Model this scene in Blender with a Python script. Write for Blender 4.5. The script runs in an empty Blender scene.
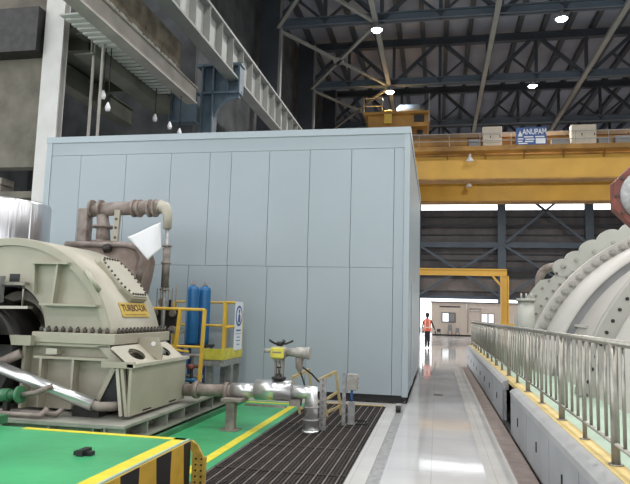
import bpy, bmesh, math, random
from mathutils import Vector, Matrix
random.seed(7)
C = bpy.context.scene.collection
PI = math.pi
ORG = {}

# ---------------------------------------------------------------- materials
def mat(name, col, rough=0.6, metal=0.0, var=0.12, scale=3.0, bump=0.0, bscale=30.0, col2=None, detail=4, spec=0.5, stretch=(1,1,1)):
    m = bpy.data.materials.new(name); m.use_nodes = True
    nt = m.node_tree; N = nt.nodes; L = nt.links
    b = N['Principled BSDF']
    b.inputs['Roughness'].default_value = rough
    b.inputs['Metallic'].default_value = metal
    b.inputs['Specular IOR Level'].default_value = spec
    tc = N.new('ShaderNodeTexCoord')
    mp = N.new('ShaderNodeMapping'); mp.inputs['Scale'].default_value = stretch
    L.new(tc.outputs['Object'], mp.inputs['Vector'])
    no = N.new('ShaderNodeTexNoise'); no.inputs['Scale'].default_value = scale; no.inputs['Detail'].default_value = detail
    L.new(mp.outputs['Vector'], no.inputs['Vector'])
    cr = N.new('ShaderNodeValToRGB')
    cr.color_ramp.elements[0].position = 0.3; cr.color_ramp.elements[1].position = 0.7
    c2 = col2 if col2 else tuple(c*(1-var*1.6) for c in col)
    cr.color_ramp.elements[0].color = (*c2, 1); cr.color_ramp.elements[1].color = (*col, 1)
    L.new(no.outputs['Fac'], cr.inputs['Fac']); L.new(cr.outputs['Color'], b.inputs['Base Color'])
    if bump > 0:
        n2 = N.new('ShaderNodeTexNoise'); n2.inputs['Scale'].default_value = bscale; n2.inputs['Detail'].default_value = 3
        L.new(mp.outputs['Vector'], n2.inputs['Vector'])
        bp = N.new('ShaderNodeBump'); bp.inputs['Strength'].default_value = bump; bp.inputs['Distance'].default_value = 0.02
        L.new(n2.outputs['Fac'], bp.inputs['Height']); L.new(bp.outputs['Normal'], b.inputs['Normal'])
    return m

def emis(name, col, st):
    m = bpy.data.materials.new(name); m.use_nodes = True
    nt = m.node_tree; nt.nodes.clear()
    e = nt.nodes.new('ShaderNodeEmission'); e.inputs['Color'].default_value = (*col, 1); e.inputs['Strength'].default_value = st
    o = nt.nodes.new('ShaderNodeOutputMaterial'); nt.links.new(e.outputs[0], o.inputs[0])
    return m

def tiles(name, c1, c2, mortar, w, h, rough, msize=0.006, noise=0.0, yoff=0):
    m = bpy.data.materials.new(name); m.use_nodes = True
    nt = m.node_tree; N = nt.nodes; L = nt.links; b = N['Principled BSDF']
    tc = N.new('ShaderNodeTexCoord'); mp = N.new('ShaderNodeMapping'); mp.inputs['Location'].default_value = (0.05, yoff, 0)
    L.new(tc.outputs['Object'], mp.inputs['Vector'])
    br = N.new('ShaderNodeTexBrick'); br.offset = 0
    br.inputs['Color1'].default_value = (*c1, 1); br.inputs['Color2'].default_value = (*c2, 1); br.inputs['Mortar'].default_value = (*mortar, 1)
    br.inputs['Scale'].default_value = 1; br.inputs['Mortar Size'].default_value = msize
    br.inputs['Brick Width'].default_value = w; br.inputs['Row Height'].default_value = h
    L.new(mp.outputs['Vector'], br.inputs['Vector'])
    no = N.new('ShaderNodeTexNoise'); no.inputs['Scale'].default_value = 1.3; no.inputs['Detail'].default_value = 8
    L.new(tc.outputs['Object'], no.inputs['Vector'])
    mx = N.new('ShaderNodeMix'); mx.data_type = 'RGBA'; mx.blend_type = 'MULTIPLY'; mx.inputs['Factor'].default_value = 0.35
    L.new(br.outputs['Color'], mx.inputs['A']); L.new(no.outputs['Fac'], mx.inputs['B'])
    L.new(mx.outputs['Result'], b.inputs['Base Color'])
    rr = N.new('ShaderNodeMapRange'); rr.inputs['To Min'].default_value = rough*0.8; rr.inputs['To Max'].default_value = rough*1.3
    L.new(no.outputs['Fac'], rr.inputs['Value']); L.new(rr.outputs['Result'], b.inputs['Roughness'])
    n2 = N.new('ShaderNodeTexNoise'); n2.inputs['Scale'].default_value = 5
    L.new(tc.outputs['Object'], n2.inputs['Vector'])
    bp = N.new('ShaderNodeBump'); bp.inputs['Strength'].default_value = 0.05; bp.inputs['Distance'].default_value = 0.01
    L.new(n2.outputs['Fac'], bp.inputs['Height']); L.new(bp.outputs['Normal'], b.inputs['Normal'])
    return m

def ribbed(name, c1, c2, period, axis='X', rough=0.6, bump=0.6):
    m = mat(name, c1, rough, 0, col2=c2, scale=0.6)
    nt = m.node_tree; N = nt.nodes; L = nt.links; b = N['Principled BSDF']
    tc = N.new('ShaderNodeTexCoord'); w = N.new('ShaderNodeTexWave'); w.bands_direction = axis
    w.inputs['Scale'].default_value = 1.0/period*0.314
    L.new(tc.outputs['Object'], w.inputs['Vector'])
    bp = N.new('ShaderNodeBump'); bp.inputs['Strength'].default_value = bump; bp.inputs['Distance'].default_value = 0.05
    L.new(w.outputs['Fac'], bp.inputs['Height']); L.new(bp.outputs['Normal'], b.inputs['Normal'])
    return m

M = {}
M['encl'] = mat('enclosure_paint', (0.335,0.39,0.425), 0.42, 0, 0.05, 0.5)
M['encl_trim'] = mat('enclosure_trim', (0.36,0.42,0.455), 0.4, 0, 0.04, 0.6)
M['seam'] = mat('seam_grey', (0.16,0.19,0.21), 0.7)
M['black'] = mat('black_paint', (0.012,0.012,0.014), 0.5)
M['rubber'] = mat('dark_rubber', (0.03,0.03,0.03), 0.8)
M['tile'] = tiles('polished_floor', (0.62,0.61,0.61), (0.58,0.575,0.58), (0.50,0.49,0.49), 0.6, 0.9, 0.055)
M['tile_far'] = tiles('worn_hall_floor', (0.50,0.48,0.48), (0.47,0.455,0.46), (0.40,0.39,0.39), 0.6, 0.9, 0.17)
M['yard'] = mat('yard_ground', (0.30,0.29,0.27), 0.9)
M['border'] = tiles('border_stone', (0.60,0.59,0.57), (0.58,0.57,0.55), (0.50,0.48,0.46), 0.6, 0.9, 0.2)
M['redstone'] = mat('brown_stone', (0.30,0.235,0.21), 0.6, 0, 0.2, 6, 0.2)
M['concfloor'] = mat('grey_concrete_floor', (0.42,0.40,0.38), 0.6, 0, 0.2, 1.2, 0.1)
M['green'] = mat('green_floor_paint', (0.06,0.42,0.17), 0.33, 0, 0.2, 1.6, 0.12, 12)
M['green2'] = mat('worn_green_paint', (0.05,0.20,0.09), 0.45, 0, 0.2, 4)
M['palegreen'] = mat('pale_green_floor', (0.42,0.55,0.43), 0.45, 0, 0.12, 2)
M['yline'] = mat('yellow_line_paint', (0.72,0.62,0.04), 0.5, 0, 0.12, 9)
M['ypaint'] = mat('yellow_rail_paint', (0.70,0.44,0.05), 0.45, 0, 0.1, 6)
M['hazy'] = mat('hazard_yellow', (0.62,0.38,0.04), 0.5, 0, 0.15, 6)
M['pigskin'] = mat('perforated_yellow', (0.55,0.38,0.06), 0.55, 0, 0.3, 14)
M['paley'] = mat('faded_yellow_steel', (0.50,0.40,0.20), 0.5, 0, 0.25, 12)
M['crane'] = mat('crane_yellow', (0.66,0.38,0.06), 0.5, 0, 0.12, 0.7)
M['craned'] = mat('crane_walkway_ochre', (0.50,0.26,0.06), 0.6, 0, 0.35, 0.9)
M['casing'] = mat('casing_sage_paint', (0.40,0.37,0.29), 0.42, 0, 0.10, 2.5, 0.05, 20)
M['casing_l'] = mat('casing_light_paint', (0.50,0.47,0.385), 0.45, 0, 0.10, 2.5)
M['nut'] = mat('dark_nuts', (0.10,0.09,0.075), 0.45, 0.4, 0.3, 20)
M['frame'] = mat('base_frame_paint', (0.33,0.325,0.28), 0.55, 0, 0.25, 3)
M['dusty'] = mat('dusty_steel', (0.33,0.29,0.25), 0.65, 0, 0.4, 5, 0.2)
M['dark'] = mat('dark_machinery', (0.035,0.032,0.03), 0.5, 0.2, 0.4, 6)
M['alum'] = mat('aluminium_cladding', (0.80,0.80,0.80), 0.30, 0.85, 0.06, 4, 0.12, 4)
M['foil'] = mat('bright_metal_cladding', (0.70,0.70,0.72), 0.28, 1.0, 0.10, 3, 0.5, 3, stretch=(6,6,0.4))
M['steel'] = mat('brushed_stainless', (0.36,0.34,0.30), 0.38, 0.8, 0.12, 12)
M['galv'] = mat('galvanised_steel', (0.42,0.42,0.42), 0.5, 0.5, 0.25, 14)
M['rustpipe'] = mat('dusty_brown_pipe', (0.34,0.29,0.26), 0.6, 0.1, 0.35, 7, 0.25, 16, col2=(0.17,0.13,0.11))
M['wrap'] = mat('dusty_brown_lagging', (0.36,0.29,0.25), 0.85, 0, 0, 3.5, 0.7, 6, col2=(0.20,0.145,0.12))
M['brownbeam'] = mat('brown_beam_paint', (0.25,0.16,0.085), 0.6, 0, 0.3, 1)
M['white'] = mat('white_sheet', (0.80,0.80,0.82), 0.6, 0, 0.05, 3)
M['whitecol'] = mat('white_column_paint', (0.66,0.64,0.62), 0.6, 0, 0.08, 2)
M['blue'] = mat('blue_gas_cylinder', (0.012,0.13,0.33), 0.35, 0, 0.15, 5)
M['actw'] = mat('actuator_beige', (0.42,0.40,0.36), 0.5, 0, 0.25, 14)
M['acty'] = mat('actuator_yellow', (0.68,0.60,0.08), 0.5, 0, 0.2, 10)
M['mustard'] = mat('mustard_plate', (0.58,0.40,0.07), 0.5, 0, 0.1, 6)
M['brown'] = mat('brown_lettering', (0.10,0.045,0.03), 0.6)
M['grate'] = mat('grating_dark', (0.04,0.029,0.025), 0.6, 0.1, 0.35, 4)
M['grateb'] = mat('grating_bar', (0.26,0.23,0.21), 0.5, 0.25, 0.25, 8)
M['lp'] = mat('pale_grey_casing_paint', (0.50,0.48,0.445), 0.5, 0, 0.06, 1.4)
M['lpg'] = mat('grey_green_flange_paint', (0.45,0.455,0.41), 0.5, 0, 0.08, 2)
M['lpd'] = mat('ring_grey_paint', (0.38,0.37,0.34), 0.5, 0, 0.08, 2)
M['panel'] = mat('grey_cladding_panel', (0.29,0.30,0.315), 0.45, 0.1, 0.15, 1.7)
M['capg'] = mat('grey_cap', (0.34,0.34,0.34), 0.55, 0, 0.12, 3)
M['kerb'] = mat('yellow_kerb', (0.66,0.50,0.20), 0.6, 0, 0.15, 5)
M['steeldark'] = mat('dark_blue_steel', (0.05,0.058,0.072), 0.6, 0, 0.25, 0.8)
M['steelblue'] = mat('blue_grey_steel', (0.10,0.13,0.165), 0.55, 0, 0.15, 0.8)
M['bracket'] = mat('bracket_blue', (0.11,0.16,0.20), 0.5, 0, 0.2, 2)
M['runway'] = mat('runway_grey', (0.27,0.275,0.26), 0.6, 0, 0.15, 1)
M['runwayp'] = mat('pale_web_panel', (0.42,0.43,0.42), 0.6, 0, 0.1, 1)
M['roof'] = mat('roof_deck', (0.27,0.30,0.37), 0.8, 0, 0.2, 0.4)
M['clad'] = ribbed('far_wall_cladding', (0.15,0.135,0.135), (0.09,0.085,0.09), 0.9)
M['cladl'] = ribbed('pale_cladding', (0.22,0.19,0.175), (0.16,0.14,0.13), 0.9)
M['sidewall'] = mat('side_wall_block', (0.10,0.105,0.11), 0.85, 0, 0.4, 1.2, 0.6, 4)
M['conc'] = mat('old_concrete', (0.21,0.19,0.155), 0.85, 0, 0.3, 1.6, 0.4, 7)
M['concd'] = mat('rough_brown_concrete', (0.24,0.205,0.15), 0.9, 0, 0.4, 3, 1.0, 12)
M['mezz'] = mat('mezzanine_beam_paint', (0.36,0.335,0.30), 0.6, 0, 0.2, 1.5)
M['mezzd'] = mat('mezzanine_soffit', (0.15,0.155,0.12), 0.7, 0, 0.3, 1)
M['slat'] = mat('pale_soffit_slat', (0.50,0.51,0.47), 0.7)
M['cabin'] = ribbed('cream_cabin_wall', (0.60,0.52,0.45), (0.55,0.47,0.41), 0.4, bump=0.2)
M['cream'] = mat('cream_cabinet', (0.60,0.53,0.43), 0.5, 0, 0.1, 2)
M['greycab'] = mat('grey_cabinet', (0.26,0.26,0.26), 0.5)
M['red'] = mat('dull_red_flange', (0.22,0.06,0.045), 0.5, 0, 0.3, 5)
M['signblue'] = mat('sign_blue', (0.035,0.10,0.30), 0.5, 0, 0.05)
M['signwhite'] = mat('sign_white', (0.78,0.80,0.84), 0.5, 0, 0.03)
M['skin'] = mat('skin', (0.22,0.11,0.07), 0.6)
M['hair'] = mat('black_hair', (0.012,0.010,0.010), 0.6)
M['vest'] = mat('orange_vest', (0.80,0.17,0.10), 0.7, 0, 0.1, 12)
M['cloth'] = mat('dark_clothing', (0.018,0.02,0.028), 0.8)
M['reflect'] = mat('reflective_tape', (0.75,0.72,0.62), 0.4)
M['winlit'] = emis('daylight_pane', (0.93,0.97,1.0), 1.5)
M['bulb'] = emis('lamp_glow', (0.93,0.96,1.0), 60)
M['glass'] = mat('dusty_glass', (0.50,0.52,0.53), 0.15, 0.2, 0.3, 5)

# ---------------------------------------------------------------- mesh builder
class B:
    def __init__(s): s.bm = bmesh.new()
    def box(s, a, b):
        (x0,y0,z0),(x1,y1,z1) = a, b
        x0,x1 = min(x0,x1),max(x0,x1); y0,y1 = min(y0,y1),max(y0,y1); z0,z1 = min(z0,z1),max(z0,z1)
        v = [s.bm.verts.new(p) for p in ((x0,y0,z0),(x1,y0,z0),(x1,y1,z0),(x0,y1,z0),(x0,y0,z1),(x1,y0,z1),(x1,y1,z1),(x0,y1,z1))]
        for f in ((0,3,2,1),(4,5,6,7),(0,1,5,4),(1,2,6,5),(2,3,7,6),(3,0,4,7)): s.bm.faces.new([v[i] for i in f])
        return s
    def bar(s, p, q, w, h=None, up=(0,0,1)):           # rectangular bar p->q
        h = h or w; p = Vector(p); q = Vector(q); d = (q-p).normalized()
        u = Vector(up); 
        if abs(d.dot(u)) > 0.98: u = Vector((0,1,0))
        r = d.cross(u).normalized(); u = r.cross(d).normalized()
        v = []
        for c in (p, q):
            for (i,j) in ((-1,-1),(1,-1),(1,1),(-1,1)): v.append(s.bm.verts.new(c+r*i*w/2+u*j*h/2))
        for f in ((0,1,2,3),(7,6,5,4),(0,4,5,1),(1,5,6,2),(2,6,7,3),(3,7,4,0)): s.bm.faces.new([v[i] for i in f])
        return s
    def tube(s, pts, r, n=12, cap=True):
        pts = [Vector(p) for p in pts]; rr = r if isinstance(r,(list,tuple)) else [r]*len(pts)
        rings = []; prev = None
        for i,p in enumerate(pts):
            if i == 0: d = pts[1]-p
            elif i == len(pts)-1: d = p-pts[i-1]
            else: d = (p-pts[i-1]).normalized()+(pts[i+1]-p).normalized()
            if d.length < 1e-6: d = pts[min(i+1,len(pts)-1)]-pts[max(i-1,0)]
            d.normalize()
            if prev is None:
                u = Vector((0,0,1)) if abs(d.z) < 0.9 else Vector((0,1,0))
            else: u = prev
            a = (u - d*u.dot(d)).normalized(); prev = a; b = d.cross(a)
            rings.append([s.bm.verts.new(p + (a*math.cos(2*PI*k/n)+b*math.sin(2*PI*k/n))*rr[i]) for k in range(n)])
        for A,Bq in zip(rings, rings[1:]):
            for k in range(n):
                f = s.bm.faces.new((A[k],A[(k+1)%n],Bq[(k+1)%n],Bq[k])); f.smooth = True
        if cap:
            s.bm.faces.new(list(reversed(rings[0]))); s.bm.faces.new(rings[-1])
        return s
    def cyl(s, p, q, r, n=16): return s.tube([p,q], r, n)
    def prism(s, poly, axis, a, b):                    # poly 2D extruded on axis from a to b
        def P(u,v,t): return {'x':(t,u,v),'y':(u,t,v),'z':(u,v,t)}[axis]
        A = [s.bm.verts.new(P(u,v,a)) for u,v in poly]; Bq = [s.bm.verts.new(P(u,v,b)) for u,v in poly]
        n = len(poly); s.bm.faces.new(A); s.bm.faces.new(list(reversed(Bq)))
        for k in range(n): s.bm.faces.new((A[k],Bq[k],Bq[(k+1)%n],A[(k+1)%n]))
        return s
    def arc(s, cx, cz, r0, r1, y0, y1, a0, a1, n=48):  # thick ring sector about the Y axis
        full = abs((a1-a0)-2*PI) < 1e-4
        cols = []
        for k in range(n if full else n+1):
            a = a0+(a1-a0)*k/n; c,sn = math.cos(a),math.sin(a)
            cols.append([s.bm.verts.new((cx+r*c, y, cz+r*sn)) for r,y in ((r0,y0),(r1,y0),(r1,y1),(r0,y1))])
        m = len(cols)
        for k in range(m if full else m-1):
            A = cols[k]; Bq = cols[(k+1)%m]
            for j in range(4):
                f = s.bm.faces.new((A[j],A[(j+1)%4],Bq[(j+1)%4],Bq[j])); f.smooth = (j in (1,3))
        if not full: s.bm.faces.new(cols[0]); s.bm.faces.new(list(reversed(cols[-1])))
        return s
    def rev(s, cx, cz, prof, a0, a1, n=72):            # profile [(r,y)] revolved about Y
        cols = [[s.bm.verts.new((cx+r*math.cos(a0+(a1-a0)*k/n), y, cz+r*math.sin(a0+(a1-a0)*k/n))) for r,y in prof] for k in range(n+1)]
        for A,Bq in zip(cols, cols[1:]):
            for j in range(len(prof)-1):
                s.bm.faces.new((A[j],A[j+1],Bq[j+1],Bq[j])).smooth = True
        return s
    def lathe(s, c, prof, n=24):                       # profile [(r,z)] about vertical axis
        cx,cy,cz = c
        cols = [[s.bm.verts.new((cx+r*math.cos(2*PI*k/n), cy+r*math.sin(2*PI*k/n), cz+z)) for r,z in prof] for k in range(n)]
        for k in range(n):
            A,Bq = cols[k],cols[(k+1)%n]
            for j in range(len(prof)-1): s.bm.faces.new((A[j],Bq[j],Bq[j+1],A[j+1])).smooth = True
        return s
    def sphere(s, c, r, sc=(1,1,1)):
        bmesh.ops.create_uvsphere(s.bm, u_segments=16, v_segments=10, radius=r, matrix=Matrix.Translation(c) @ Matrix.Diagonal((*sc,1)))
        for f in s.bm.faces: f.smooth = True
        return s

def obj(name, b, m, parent=None, bevel=0, label=None):
    bm = b.bm if isinstance(b, B) else b
    bmesh.ops.remove_doubles(bm, verts=bm.verts, dist=1e-6)
    bmesh.ops.recalc_face_normals(bm, faces=bm.faces)
    if parent is not None: org = ORG[parent.name]
    else:
        xs = [v.co.x for v in bm.verts]; ys = [v.co.y for v in bm.verts]; zs = [v.co.z for v in bm.verts]
        org = Vector(((min(xs)+max(xs))/2, (min(ys)+max(ys))/2, min(zs)))
    bmesh.ops.translate(bm, verts=bm.verts, vec=-org)
    me = bpy.data.meshes.new(name); bm.to_mesh(me); bm.free()
    o = bpy.data.objects.new(name, me); C.objects.link(o)
    if isinstance(m, (list,tuple)):
        for q in m: me.materials.append(M[q])
    else: me.materials.append(M[m])
    if parent is not None: o.parent = parent
    else: o.location = org
    ORG[o.name] = org
    if bevel:
        md = o.modifiers.new('bevel','BEVEL'); md.width = bevel; md.segments = 2; md.limit_method = 'ANGLE'
    if label: o['label'] = label
    return o
def tag(o, label, cat, group=None, kind=None):
    o['label'] = label; o['category'] = cat
    if group: o['group'] = group
    if kind: o['kind'] = kind
    return o
def thing(name, loc, label, cat, group=None):
    o = bpy.data.objects.new(name, None); C.objects.link(o); o.location = loc; o.empty_display_size = 0.1
    ORG[o.name] = Vector(loc)
    return tag(o, label, cat, group)
def dup(root, loc, label=None, rotz=None):
    r = root.copy(); C.objects.link(r); r.location = loc; ORG[r.name] = Vector(loc)
    if rotz is not None: r.rotation_euler = (0,0,rotz)
    if label: r['label'] = label
    for ch in list(root.children):
        c = ch.copy(); C.objects.link(c); c.parent = r
        for g in ch.children:
            d = g.copy(); C.objects.link(d); d.parent = c
    return r
def struct(name, b, m, label=None):
    o = obj(name, b, m); o['kind'] = 'structure'
    if label: o['label'] = label
    return o
def text_mesh(name, s, size, mtx, m, parent, ext=0.004, align='CENTER', xscale=1.0):
    cu = bpy.data.curves.new(name+'_c','FONT'); cu.body = s; cu.size = size; cu.extrude = ext; cu.align_x = align; cu.align_y = 'CENTER'
    cu.offset = size*0.015
    t = bpy.data.objects.new(name+'_t', cu); C.objects.link(t)
    bpy.context.view_layer.update()
    me = bpy.data.meshes.new_from_object(t.evaluated_get(bpy.context.evaluated_depsgraph_get()))
    bpy.data.objects.remove(t)
    me.transform(Matrix.Translation(-ORG[parent.name]) @ mtx @ Matrix.Diagonal((xscale,1,1,1)))
    me.materials.clear(); me.materials.append(M[m])
    o = bpy.data.objects.new(name, me); C.objects.link(o); o.parent = parent
    ORG[o.name] = ORG[parent.name]
    return o

# ---------------------------------------------------------------- camera
R = ((0.98104751,0.00541848,-0.19369156),(0.19176133,0.11631425,0.9745248),(0.02780954,-0.99319768,0.11307075))
cd = bpy.data.cameras.new('camera'); cam = bpy.data.objects.new('camera', cd); C.objects.link(cam)
mw = Matrix.Identity(4)
for i in range(3):
    mw[i][0] = R[i][0]; mw[i][1] = -R[i][1]; mw[i][2] = -R[i][2]
mw[0][3] = 0; mw[1][3] = 0; mw[2][3] = 1.6
cam.matrix_world = mw
cd.sensor_width = 36; cd.lens = 620/630*36; cd.clip_end = 300
bpy.context.scene.camera = cam

# ---------------------------------------------------------------- setting: floor
GX0, GX1 = -2.25, -0.86
b = B(); b.box((-0.53,0.5,-0.2),(0.5,11.6,0)); b.box((-0.53,11.6,-0.2),(0.5,34.6,0)); b.box((0.5,20.7,-0.2),(1.0,34.6,0)); b.box((1.0,22.0,-0.2),(26,34.6,0)); b.box((-8,19.2,-0.2),(-0.53,34.6,0))
struct('floor', b, 'tile', 'polished pale grey tiled walkway floor')
b = B(); b.box((-9,34.66,-0.2),(30,60,0))
struct('floor', b, 'tile_far', 'polished floor of the hall beyond the dark joint')
struct('trim_1', B().box((-9,34.6,-0.2),(26,34.66,-0.004)), 'black', 'dark expansion joint across the floor')
b = B(); b.box((0.5,0.5,-0.2),(0.78,20.7,0.002)); struct('trim_2', b, 'border', 'pale stone border strip on the right of the walkway')
b = B(); b.box((0.78,0.5,-0.2),(1.0,20.7,-0.01)); struct('trim_3', b, 'redstone', 'brown stone strip at the foot of the cladding')
b = B(); b.box((GX1,0.5,-0.2),(-0.66,11.2,0.002)); struct('trim_4', b, 'border', 'pale stone edge beside the grating')
b = B(); b.box((-0.66,0.5,-0.2),(-0.575,11.6,-0.008)); b.box((-0.575,0.5,-0.2),(-0.53,11.6,0.0)); struct('trim_5', b, 'galv', 'grey channel along the walkway edge')
b = B(); b.box((-10,11.0,-0.25),(-2.25,11.72,-0.01)); b.box((-2.25,11.2,-0.25),(-0.6,11.8,-0.03)); struct('floor', b, 'concfloor', 'bare concrete strip before the enclosure')
struct('trim_6', B().box((-2.25,11.1,-0.2),(-0.9,11.2,0.012)), 'paley', 'pale steel angle at the back of the grating')
b = B(); b.box((-12,2,-0.25),(GX0,11.0,0)); struct('floor', b, 'green', 'green painted machine floor')
b = B(); b.box((-2.47,2,0),(-2.36,10.86,0.004)); b.box((-4.4,10.76,0),(-2.36,10.86,0.004)); struct('trim_7', b, 'yline', 'yellow boundary line on the green floor')
b = B(); b.box((GX0,2,-0.9),(GX1,11.2,-0.8)); struct('floor', b, 'black', 'dark pit below the grating')
b = B(); b.box((-30,60,-0.2),(60,90,-0.02)); struct('floor', b, 'yard', 'sunlit yard outside the far wall')

struct('floor', B().box((-32,-14,-1.1),(60,90,-0.95)), 'concfloor', 'concrete sub floor')
# gratings
def grating(y0, y1, label):
    t = thing('floor_grating', ((GX0+GX1)/2, y0, -0.04), label, 'grating', 'steel gratings over the pit')
    b = B(); x = GX0+0.02; i = 0
    while x < GX1-0.01:
        b.box((x-0.005, y0, -0.035),(x+0.005, y1, 0.004)); x += 0.118
    obj('bearing_bar', b, 'grateb', t)['kind'] = 'stuff'
    b = B(); y = y0+0.01
    while y < y1-0.005:
        b.box((GX0, y-0.006, -0.032),(GX1, y+0.006, -0.006)); y += 0.045
    x = GX0+0.05
    while x < GX1:
        b.box((x-0.006, y0, -0.034),(x+0.006, y1, -0.008)); x += 0.0393
    obj('cross_bar', b, 'grate', t)['kind'] = 'stuff'
    b = B(); b.box((GX0,y0,-0.035),(GX1,y0+0.012,0.002)); b.box((GX0,y1-0.012,-0.035),(GX1,y1,0.002)); b.box((GX0,y0,-0.035),(GX0+0.01,y1,0.002)); b.box((GX1-0.01,y0,-0.035),(GX1,y1,0.002))
    obj('edge_band', b, 'grate', t)
for y0,y1,l in ((9.0,11.1,'dark steel floor grating closest to the blue-grey enclosure'),
                (7.5,8.99,'dark steel floor grating in the middle, behind the aluminium pipe elbow row'),
                (6.3,7.49,'dark steel floor grating next to the front one, before the aluminium elbow'),
                (2.0,6.29,'dark steel floor grating nearest the camera')): grating(y0,y1,l)

# ---------------------------------------------------------------- far wall, side wall, roof
b = B(); b.box((-8.5,60,3.3),(34,60.25,11.7)); b.box((-8.5,60,12.45),(34,60.25,18.5)); struct('wall_back', b, 'clad', 'dark corrugated cladding of the far wall')
struct('trim_8', B().box((-8.5,59.7,3.25),(34,60.0,3.55)), 'steelblue', 'lintel beam over the far opening')
b = B(); b.box((-2,59.8,4.0),(13,60.0,5.1)); struct('trim_9', b, 'cladl', 'paler band of cladding over the far opening')
b = B()
for x in [-1.9,5.85,13.5]:
    b.box((x-0.35,59.2,0),(x+0.35,59.26,18)); b.box((x-0.35,59.56,0),(x+0.35,59.62,18)); b.box((x-0.06,59.26,0),(x+0.06,59.56,18))
    obj('wall_column', b, 'steelblue', None)
    o = bpy.context.scene.collection.objects[-1]
    tag(o, {-1.9:'blue-grey steel wall column beside the enclosure edge',5.85:'blue-grey steel wall column behind the yellow portal frame',13.5:'blue-grey steel wall column above the pale turbine casing'}.get(x,'blue-grey steel wall column outside the right of the frame'), 'column', 'steel columns of the far wall'); b = B()
for z,hh,lab in ((8.3,0.5,'deep blue-grey girt below the clerestory'),(6.1,0.22,'thin girt half way down the far wall'),(10.2,0.16,'thin dark girt under the bright clerestory strip')):
    g = B(); g.box((-8.4,59.3,z-hh/2),(34,59.55,z+hh/2)); tag(obj('wall_girt', g, 'steelblue' if hh>0.3 else 'steeldark'), lab, 'girt', 'girts on the far wall')
def brace(x0,x1,z0,z1,lab):
    t = thing('cross_brace', ((x0+x1)/2,59.1,z0), lab, 'brace', 'cross braces on the far wall')
    obj('diagonal', B().bar((x0,59.1,z0),(x1,59.1,z1),0.2,0.2), 'steelblue', t)
    obj('diagonal', B().bar((x0,59.1,z1),(x1,59.1,z0),0.2,0.2), 'steelblue', t)
brace(-1.55,5.5,3.6,8.1,'lower steel cross brace in the bay left of the yellow post')
brace(6.2,13.2,3.6,8.1,'lower steel cross brace in the bay behind the casing lobes')
brace(6.2,13.2,8.5,14.4,'upper steel cross brace crossing the bright clerestory')
brace(13.9,20.9,3.6,8.1,'lower steel cross brace at the right image edge')
for k,z in enumerate((4.6,5.4,6.9,7.5,9.3,11.0)):
    g = B(); g.box((-8.4,59.85,z-0.05),(34,60.0,z+0.05)); tag(obj('cladding_rail', g, 'steeldark'), ['lowest thin rail on the pale cladding band','second thin rail above the pale band','third thin rail between the braces','fourth thin rail just under the deep girt','fifth thin rail above the deep girt','topmost thin rail below the bright strip'][k], 'rail', 'thin rails of the far cladding')
struct('wall_right', B().box((34,-14,3.0),(34.3,60,18.5)), 'clad', 'right hall wall out of view')  # unseen; gap under it left open to let daylight in
struct('wall_front', B().box((-15,-14.3,0),(34,-14,4.0)), 'clad', 'hall wall behind the camera')
struct('wall_front', B().box((-15,-14.3,10.5),(34,-14,18.5)), 'clad', 'upper hall wall behind the camera, over an opening added for fill daylight')  # unseen opening between the two wall parts, added for soft fill daylight
struct('ceiling', B().box((-15,-14.3,17.3),(34,10,17.5)), 'roof', 'roof deck behind the camera')
# left wall & hall columns
struct('wall_left', B().box((-8.6,18.9,5.2),(-8.2,60,18.5)), 'sidewall', 'dark block wall behind the left columns')
for k,y in enumerate((25.9,33.6,41.3,49.0)):
    b = B(); b.box((-7.75,y-0.25,0),(-7.0,y-0.2,17)); b.box((-7.75,y+0.2,0),(-7.0,y+0.25,17)); b.box((-7.4,y-0.2,0),(-7.35,y+0.2,17)); b.box((-7.9,y-0.25,0),(-7.75,y+0.25,17))
    t = thing('hall_column', (-7.4,y,0), ['dark steel hall column with pale edge, nearest behind the enclosure','dark steel hall column with pale edge, second behind the enclosure','third hall column, far behind the enclosure','fourth hall column, farthest left of the crane'][k], 'column', 'steel columns of the hall side')
    obj('shaft', b, 'steeldark', t)
    obj('flange', B().box((-7.02,y-0.14,0),(-6.92,y+0.14,17)), 'runway', t, label='pale grey flange')
# roof
struct('ceiling', B().box((-9,10,17.3),(34,60.3,17.5)), 'roof', 'pale roof deck over the trusses')
def truss(y, label, z0=14.3, z1=16.9):
    t = thing('roof_truss', (10,y,z0), label, 'truss', 'steel roof trusses')
    for nm,z in (('bottom_chord',z0),('top_chord',z1)):
        b = B(); h = 0.36 if nm == 'bottom_chord' else -0.36
        b.box((-7.6,y-0.17,z),(33,y+0.17,z+0.04)); b.box((-7.6,y-0.04,z),(33,y+0.04,z+h)); b.box((-7.6,y-0.17,z+h-0.02),(33,y+0.17,z+h+0.02)); obj(nm, b, 'steelblue' if nm=='bottom_chord' else 'steeldark', t)
    x = -7.5; s = 2.53; i = 0
    while x < 32:
        obj('vertical', B().bar((x,y,z0),(x,y,z1),0.16,0.16), 'steeldark', t)
        if i%2==0: obj('diagonal', B().bar((x,y,z0+0.1),(x+s,y,z1-0.1),0.2,0.18), 'steeldark', t); obj('sub_diagonal', B().bar((x+s/2,y,(z0+z1)/2),(x+s,y,z0+0.2),0.1,0.1), 'steeldark', t)
        else: obj('diagonal', B().bar((x,y,z1-0.1),(x+s,y,z0+0.1),0.2,0.18), 'steeldark', t); obj('sub_diagonal', B().bar((x+s/2,y,(z0+z1)/2),(x,y,z0+0.2),0.1,0.1), 'steeldark', t)
        x += s; i += 1
for y,l in ((18.3,'roof truss above the front edge of the view'),(25.9,'roof truss at the very top carrying the nearest visible lamps'),(33.6,'roof truss carrying the lower pair of bright lamps'),(41.3,'roof truss just over the crane walkway'),(49.0,'roof truss behind the crane walkway'),(56.5,'roof truss against the far wall')): truss(y,l)
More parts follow.
